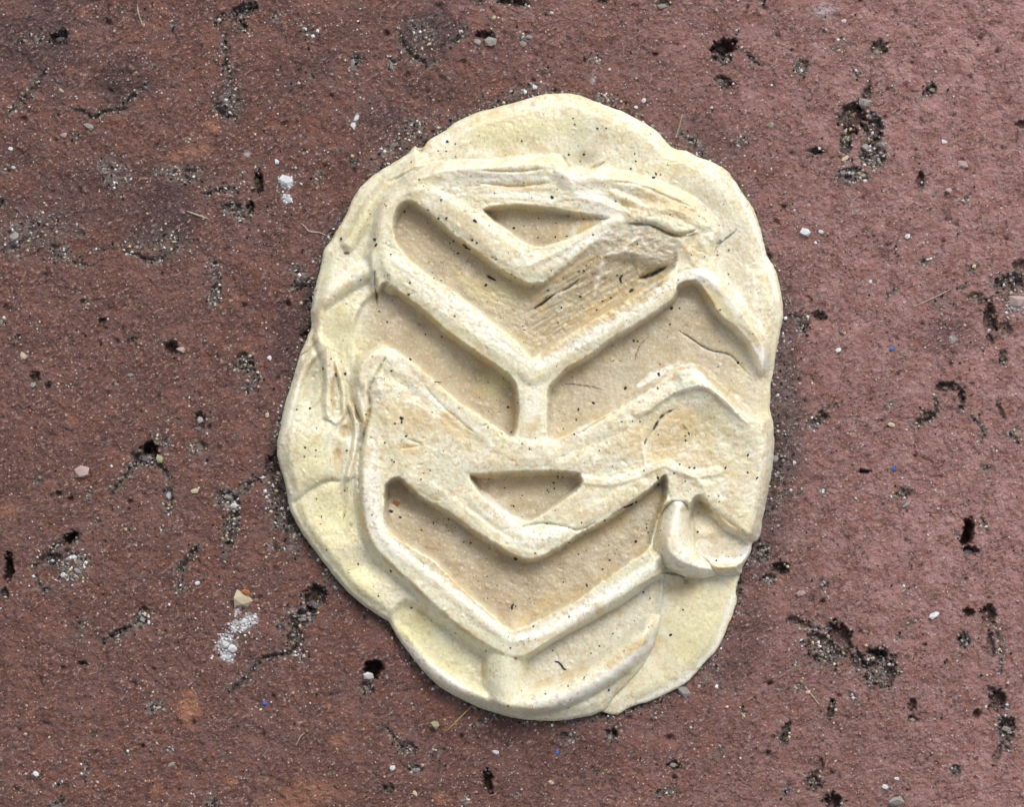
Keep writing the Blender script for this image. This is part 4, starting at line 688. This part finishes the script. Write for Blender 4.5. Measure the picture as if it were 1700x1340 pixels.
# loose things lying on the brick
def loose(name, label, cat, px, py, rx, ry, ang, mat, kind=1, group=None, zr=None):
    o = place_chip(name, px, py, rx, ry, ang, mat, None, zr=zr, kind=kind); o.name = name; o['label'] = label; o['category'] = cat
    if group: o['group'] = group
    return o
peb = loose('pebble', 'pale pebble with an orange corner, just above a splash of white crust', 'pebble', 403, 995, 19, 14, 10, M_CREAM, 2)
sp = place_chip('orange_corner', 409, 983, 8, 6, 20, M_ORANGE, None, z=ground(403,995)+8, kind=3)
sp.parent = peb; sp.matrix_parent_inverse = peb.matrix_basis.inverted()
loose('stone_chip', 'grey angular stone chip touching the lower right edge of the gum', 'chip', 1134, 1147, 13, 11, 25, M_GREY, 4, zr=8)
loose('stone_chip', 'tiny translucent grey bead against the right edge of the gum', 'chip', 1288, 762, 6, 7, 0, M_GREY, 5)
def tube(name, pts, rad, mat, zs=None, parent=None, lift=1.5):
    p = smooth(pts, False, 5); V = []; Fc = []; n = len(p)
    for i in range(n):
        a = p[max(i-1,0)]; b = p[min(i+1,n-1)]; d = (b-a)/(np.linalg.norm(b-a)+1e-9); nx, ny = -d[1], d[0]
        r = rad*(1-0.5*abs(2*i/(n-1)-1)**2)
        t = i/(n-1); z = (max(ground(*p[i]), ground(p[i][0]+2, p[i][1]))+lift) if zs is None else zs(t)
        for k in range(5):
            q = k*2*math.pi/5; V.append(((p[i][0]+nx*r*math.cos(q)-850)*S, (670-p[i][1]-ny*r*math.cos(q))*S, (z+r*math.sin(q))*S))
    for i in range(n-1):
        for k in range(5): Fc.append((i*5+k, i*5+(k+1)%5, (i+1)*5+(k+1)%5, (i+1)*5+k))
    Fc.append(tuple(range(5))); Fc.append(tuple(range((n-1)*5, n*5)))
    me = bpy.data.meshes.new(name); me.from_pydata(V, [], Fc); me.materials.append(mat)
    for q in me.polygons: q.use_smooth = True
    o = bpy.data.objects.new(name, me); COL.objects.link(o)
    if parent: o.parent = parent
    return o
for pts, rad, mt, lab in [([(228,6),(230,22),(237,42)],1.3,M_FIBRE,'short pale fibre near the top left, at the end of a thin crack'),
    ([(310,350),(326,356),(346,363)],1.6,M_FIBRE,'straight pale fibre on the brick left of the two white quartz grains'),
    ([(500,370),(508,378),(514,384),(530,386),(545,392)],1.1,M_FIBRE,'curved pale hair lying just left of the upper left gum edge'),
    ([(785,1171),(768,1188),(740,1216)],1.4,M_TWIG,'straight yellowish fibre poking out from under the bottom gum edge'),
    ([(506,1217),(498,1225),(492,1238)],1.1,M_FIBRE,'small curved white hair below the black pit that holds a crystal'),
    ([(558,946),(548,954),(540,964)],1.2,M_TWIG,'tiny tan fibre against the lower left gum edge'),
    ([(1578,480),(1555,492),(1515,510)],0.9,M_FIBRE,'thin straight pinkish hair on the brick right of the gum'),
    ([(1336,1140),(1344,1150),(1352,1160),(1360,1170)],1.2,M_FIBRE,'little forked tan fibre under the large pit at lower right'),
    ([(1133,188),(1126,216),(1120,230)],0.8,M_FIBRE,'fine hair standing off the upper right gum edge')]:
    o = tube('fibre', pts, rad, mt); o['label'] = lab; o['category'] = 'fibre'

# things stuck on the gum, parts of it
def gz(px, py):
    i = int(np.clip((px-436)/1.25, 0, len(F.xs)-1)); j = int(np.clip((py-130)/1.25, 0, len(F.ys)-1)); return float(F.H[j, i])*1.18
specks = [(916,330,4),(789,369,4),(853,379,2.4),(941,394,2.8),(893,395,2),(807,474,3),(963,493,3),(1048,483,5),(742,364,2.8),(672,352,2.2),(650,424,2.2),(567,397,2.8),(625,400,4.5),(626,408,4),(732,467,2.6),(680,490,2.8),(682,598,3.4),(651,616,2.2),(619,638,2.8),(538,611,3.6),(574,621,3),
 (515,678,2.8),(494,680,2.2),(843,676,2.8),(850,718,2.6),(860,669,2),(577,748,2.6),(508,743,2.4),(668,694,4),(668,701,3),(652,763,2),(656,766,2.2),(650,849,3.6),(665,859,3.2),(573,814,2.4),(595,936,2.8),(857,926,5),(919,802,2.4),(920,811,2.4),(838,810,2.2),(867,823,1.8),(1142,777,3.2),(1150,777,3),
 (1091,793,3.4),(1055,833,3),(1073,876,2),(1055,899,3.4),(1157,883,3),(1187,931,3),(985,670,3.2),(960,680,2.6),(1038,645,3.6),(1225,602,4),(1114,512,4),(1093,622,3.4),(1112,1053,3.2),(1133,1012,2.2),(1084,296,3.4),(1047,281,2.2),(951,198,2),(954,208,2),(991,215,2.6),(743,236,3.4),(944,258,2.6),(969,257,3),
 (807,1079,2.6),(650,947,3),(856,1006,2),(785,400,3),(792,405,2.6),(775,412,3),(1061,700,2),(1031,700,1.8),(700,795,1.8),(705,785,1.6),(879,745,1.6),(934,792,1.6),(1124,466,1.8),(1200,340,1.4),(1000,500,2),(1040,490,1.8),(990,515,2),(1073,870,1.8),(1010,905,1.6),(935,966,1.8),(1000,945,2.4),(1012,930,2.2),(960,920,1.8),(700,880,2.2),(720,868,2),(745,862,2),(770,900,1.6)]
V = []; Fc = []
rs = random.Random(5)
def add_speck(px, py, r, e=1.0, an=0.0, z=None):
    v, f = chip_mesh(rs.randrange(1000), 1.0, 0.3); b0 = len(V); z = gz(px, py) if z is None else z; ca, sa = math.cos(an), math.sin(an)
    for (x, y, zz_) in v:
        x, y = x*r*e, y*r; V.append(((px+x*ca-y*sa-850)*S, (670-py+x*sa+y*ca)*S, (z+zz_*r*0.45+0.2)*S))
    for q in f: Fc.append(tuple(b0+t for t in q))
for (px, py, r) in specks: add_speck(px, py, r*0.82, rs.uniform(1, 1.4), rs.uniform(0, 3))
n = 0; CL = np.clip(0.18+2.6*np.clip(fbm(F.X, F.Y, 70, 3, 123), 0, 1), 0, 1)
while n < 520:
    px, py = rs.uniform(470, 1290), rs.uniform(165, 1190); i = int((px-436)/1.25); j = int((py-130)/1.25)
    if D_out[j, i] < 12: continue
    if rs.random() > (0.35+0.65*F.L['floor'][j, i])*CL[j, i]: continue
    add_speck(px, py, rs.choice([0.5,0.6,0.6,0.7,0.8,0.9,1.0,1.3,1.7]), rs.uniform(1,2), rs.uniform(0,3)); n += 1
me = bpy.data.meshes.new('dirt_speck'); me.from_pydata(V, [], Fc); me.materials.append(M_DIRT)
o = bpy.data.objects.new('dirt_specks', me); COL.objects.link(o); o.parent = gum; o['kind'] = 'stuff'
def stuck(pts, rad, mt, lab):
    p = smooth(pts, False, 5); n = len(p)
    o = tube('stuck_crumb', pts, rad, mt, zs=lambda t: gz(*p[min(n-1, int(round(t*(n-1))))])+0.6, parent=gum); o['label'] = lab
stuck([(921,1098),(927,1099),(932,1104),(936,1110),(940,1111)], 1.8, M_DIRT, 'black curved crumb in the bottom right pocket')
stuck([(809,458),(814,461),(823,466)], 2.0, M_DIRT, 'black elongated crumb on a pocket floor')
stuck([(1034,842),(1043,839),(1051,836)], 2.2, M_DIRT, 'black elongated crumb under a ridge')
stuck([(850,1012),(850,1006),(853,1002)], 1.9, M_DIRT, 'small black crumb at the bottom of the lower V pocket')
stuck([(1031,470),(1029,463),(1033,457)], 2.0, M_DIRT, 'black crumb on the torn upper right arm')
stuck([(574,852),(571,860)], 1.2, M_BROWN, 'brown sliver on the left flange')
stuck([(722,634),(728,635),(733,635)], 1.5, M_DIRT, 'dark crumb along the middle left pocket edge')
for px, py, rx, ry, mt, zz_ in [(660,837,6,5,M_ORANGE,None),(656,834,4,4,M_ORANGE,None),(773,408,5,4,M_BROWN,None),(780,414,4,3,M_BROWN,None),(1138,966,4.5,4.5,M_OLIVE,17),(1065,888,3.5,3,M_CREAM,None),(584,869,3.5,4,M_CREAM,None),(856,1090,3.5,3,M_ORANGE,None),(577,421,6,2.5,M_BROWN,None),(558,622,2.5,4,M_BROWN,None),(820,427,5,2.5,M_OLIVE,None)]:
    place_chip('stuck_grain', px, py, rx, ry, rr.uniform(0,40), mt, gum, z=gz(px, py) if zz_ is None else zz_, zr=min(rx,ry)*0.5, kind=rr.randrange(7))
print('verts', sum(len(o.data.vertices) for o in bpy.data.objects if o.type == 'MESH'), 'polys', sum(len(o.data.polygons) for o in bpy.data.objects if o.type == 'MESH'))
